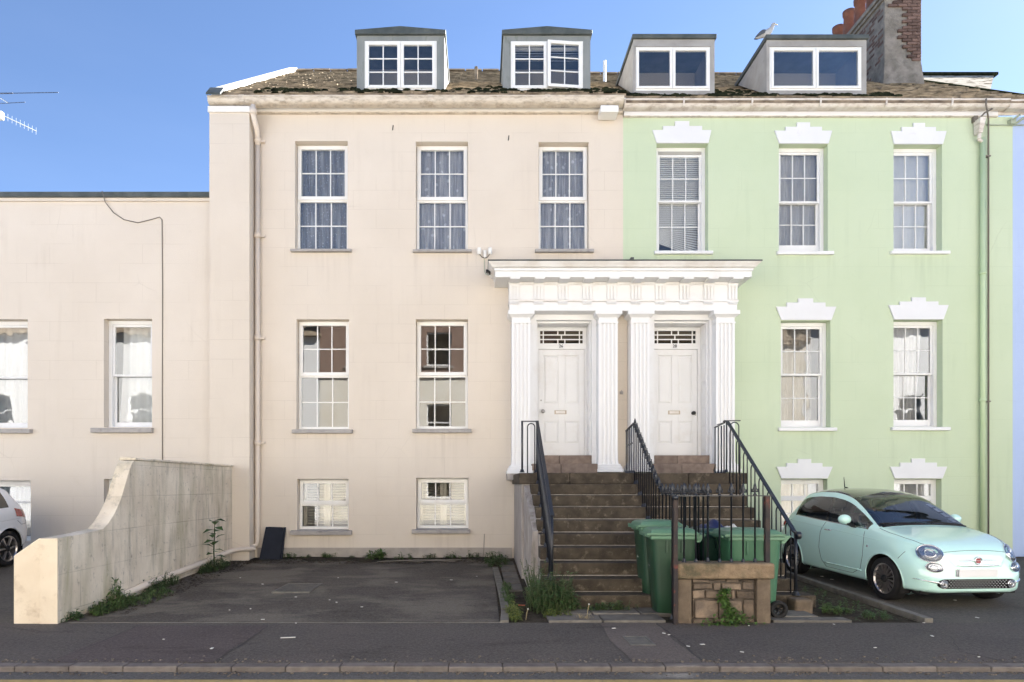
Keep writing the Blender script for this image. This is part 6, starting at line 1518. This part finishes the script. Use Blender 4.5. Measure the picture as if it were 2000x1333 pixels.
clump("weed_clump", "low weeds in the right hand bed just beyond the stone block", (4.75,-3.7,.05), .30, .40, .09, 110, .045, M_leafd, 53)
clump("weed_clump", "tuft of weeds at the blue house's foot behind the mint car", (11.0,-.45,.1), .30, .22, .22, 260, .07, M_leaf, 54)
for q, (x, y, h, lb_) in enumerate(((.53,-5.42,.13,"thin dry flower stalk in the left bed near the pavement"),(1.24,-5.50,.20,"dry stalk with white seed head standing on the front slabs"))):
    o = root("dry_stalk", lb_, "plant", (x,y,.02)); part("stem", MB().tube([(x,y,.0),(x+.01,y,h*.6),(x+.025,y,h)], .004, 5), M_dry, o); part("seed_head", MB().lathe([(0,-.012),(.011,0),(0,.012)], (x+.025,y,h), 8, cap=False), M_litter, o)
dead = MB(); r_ = random.Random(31)
for i in range(60): b = r_.uniform(0, 2*pi); leafblade(dead, (1.2+r_.gauss(0,.05), -5.5+r_.gauss(0,.03), .03), (cos(b), sin(b), r_.uniform(.2,1.2)), r_.uniform(.05,.13), .006, .2, r_)
tag(part("dead_grass", dead, M_dry, fix=False), "tuft of dead straw coloured grass on the front slabs", "grass")
# dark silt washed against the wall's foot
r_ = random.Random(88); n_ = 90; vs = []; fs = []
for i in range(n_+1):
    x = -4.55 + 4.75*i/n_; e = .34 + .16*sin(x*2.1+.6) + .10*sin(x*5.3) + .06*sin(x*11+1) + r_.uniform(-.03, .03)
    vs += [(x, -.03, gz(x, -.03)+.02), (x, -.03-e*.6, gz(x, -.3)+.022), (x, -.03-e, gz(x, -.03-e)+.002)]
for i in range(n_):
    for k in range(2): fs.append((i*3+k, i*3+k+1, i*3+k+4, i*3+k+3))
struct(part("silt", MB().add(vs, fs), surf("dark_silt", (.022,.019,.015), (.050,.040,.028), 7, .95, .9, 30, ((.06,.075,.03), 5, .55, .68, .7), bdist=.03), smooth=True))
# wet leaf litter and moss along the wall foot
def strip(name, x0, x1, y0, y1, n, m, seed, h=.012, ls=.03):
    r_ = random.Random(seed); mb = MB()
    for i in range(n):
        x, y = r_.uniform(x0, x1), y0 + (y1-y0)*r_.random()**1.4; z = gz(x, y); b = r_.uniform(0, 2*pi); l_ = ls*r_.uniform(.5, 1.6)
        leafblade(mb, (x, y, z + r_.uniform(.002, h)), (cos(b), sin(b), r_.uniform(-.05,.25)), l_, l_*.6, .1, r_)
    return struct(part(name, mb, m, fix=False), 'stuff')
M_rot = surf("rotting_leaves", (.025,.020,.014), (.07,.052,.034), 12, .9, 0, 1)
strip("leaf_litter", -4.5, .2, -.04, -.85, 1500, M_rot, 61, .02, .05); strip("leaf_litter", -4.85, -4.35, -.4, -5.2, 900, M_rot, 62, .015, .045)
strip("moss", -4.5, .2, -.04, -.55, 900, M_leafd, 63, .02, .025); strip("moss", 4.3, 5.14, -5.5, -3.0, 160, M_leafd, 64, .015, .03); strip("leaf_litter", .35, .75, -5.5, -3.4, 260, M_rot, 65)
strip("leaf_litter", 4.25, 5.14, -5.5, -3.0, 500, M_rot, 66)
bt = root("dead_branch", "dead twiggy branch lying on the driveway under the second basement window", "branch", (-.9,-.55,.13))
part("twigs", MB().tube([(-2.0,-.62,.135),(-1.4,-.55,.15),(-.8,-.60,.16),(-.3,-.45,.15)], [.006,.011,.013,.005], 6).tube([(-1.0,-.58,.15),(-.5,-.72,.15)], .007, 5).tube([(-1.5,-.56,.15),(-1.1,-.78,.14)], .006, 5), M_cable, bt)
vs_ = root("dead_stalk", "tall bare dark stalk standing against the cream wall near the stairs", "plant", (mx(946,-.06),-.06,.13)); part("stem", MB().tube([(mx(943,-.06),-.05,.12),(mx(945,-.06),-.04,.30),(mx(946,-.06),-.03,.62)], .006, 5), M_cable, vs_)
r_ = random.Random(77); mb = MB()
for i in range(46):
    x, y = r_.uniform(-4.3, 7.5), r_.uniform(-7.25, -2.2)
    if .3 < x < 5.3 and y > -5.6: continue
    l_ = r_.uniform(.010, .024); z = gz(x, y) + .004 if y > -5.58 else .004
    a = r_.uniform(0, 3.1); mb.box(-l_, l_, -l_*.5, l_*.5, 0, .005, Matrix.Translation((x, y, z)) @ Matrix.Rotation(a, 4, 'Z'))
struct(part("litter_specks", mb, M_litter), 'stuff')
pp = MB().box(-.075,.075,-.012,.012,0,.006, Matrix.Translation((-2.02,-6.35,.005)) @ Matrix.Rotation(.15,4,'Z')); tag(part("paper_scrap", pp, M_litter), "pale strip of paper lying on the pavement before the driveway", "litter")
oo = MB().box(-.055,.055,-.018,.018,0,.008, Matrix.Translation((.52,-4.62,gz(.5,-4.6)+.0)) @ Matrix.Rotation(-.25,4,'Z')); tag(part("orange_scrap", oo, M_orange, bevel=.004), "orange plastic scrap on the soil beside the stairs", "litter")

def crack(pts, seed, w=.007):
    r_ = random.Random(seed); P = lerp_pts(pts, 9); mb = MB(); vs = []
    for i, (x, y) in enumerate(P):
        x += r_.uniform(-.012, .012); y += r_.uniform(-.012, .012); k = w*r_.uniform(.5, 1.4)
        vs += [(x-k, y-k*.5, .0045), (x+k, y+k*.5, .0045)]
    mb.add(vs, [(2*i, 2*i+1, 2*i+3, 2*i+2) for i in range(len(P)-1)]); struct(part("pavement_crack", mb, M_slit))
crack([(4.75,-5.75),(4.95,-6.3),(4.6,-6.9),(4.75,-7.28)], 1); crack([(2.02,-5.62),(2.03,-6.4),(2.0,-7.28)], 2, .009); crack([(-2.42,-5.75),(-2.40,-6.5),(-2.42,-7.28)], 3, .008); crack([(-3.9,-5.7),(-3.88,-6.6),(-3.9,-7.28)], 4); crack([(-.4,-7.28),(-.1,-6.8),(.5,-6.6),(1.3,-6.5)], 5, .005)
mb = MB(); r_ = random.Random(6)
for i in range(60):
    x = -4.8 + i*.084; mb.box(x, x+.082, -5.588+r_.uniform(-.004,.004), -5.566+r_.uniform(-.004,.004), -.02, .004+r_.uniform(0,.003))
struct(part("drive_edge", mb, M_slab), 'stuff')

r_ = random.Random(91); mb = MB()
for i in range(900):
    x = r_.uniform(-5.2, 7.5); y = (-7.44 - abs(r_.gauss(0, .05))) if i % 2 else (-7.30 + abs(r_.gauss(0, .09))); z = -.045 if i % 2 else .0
    q = r_.uniform(.004, .012); mb.box(-q, q, -q*.7, q*.7, 0, q, Matrix.Translation((x, y, z)) @ Matrix.Rotation(r_.uniform(0, 3), 4, 'Z'))
struct(part("kerb_grit", mb, surf("road_grit", (.06,.05,.042), (.20,.17,.14), 40, .95, 0, 1)), 'stuff')
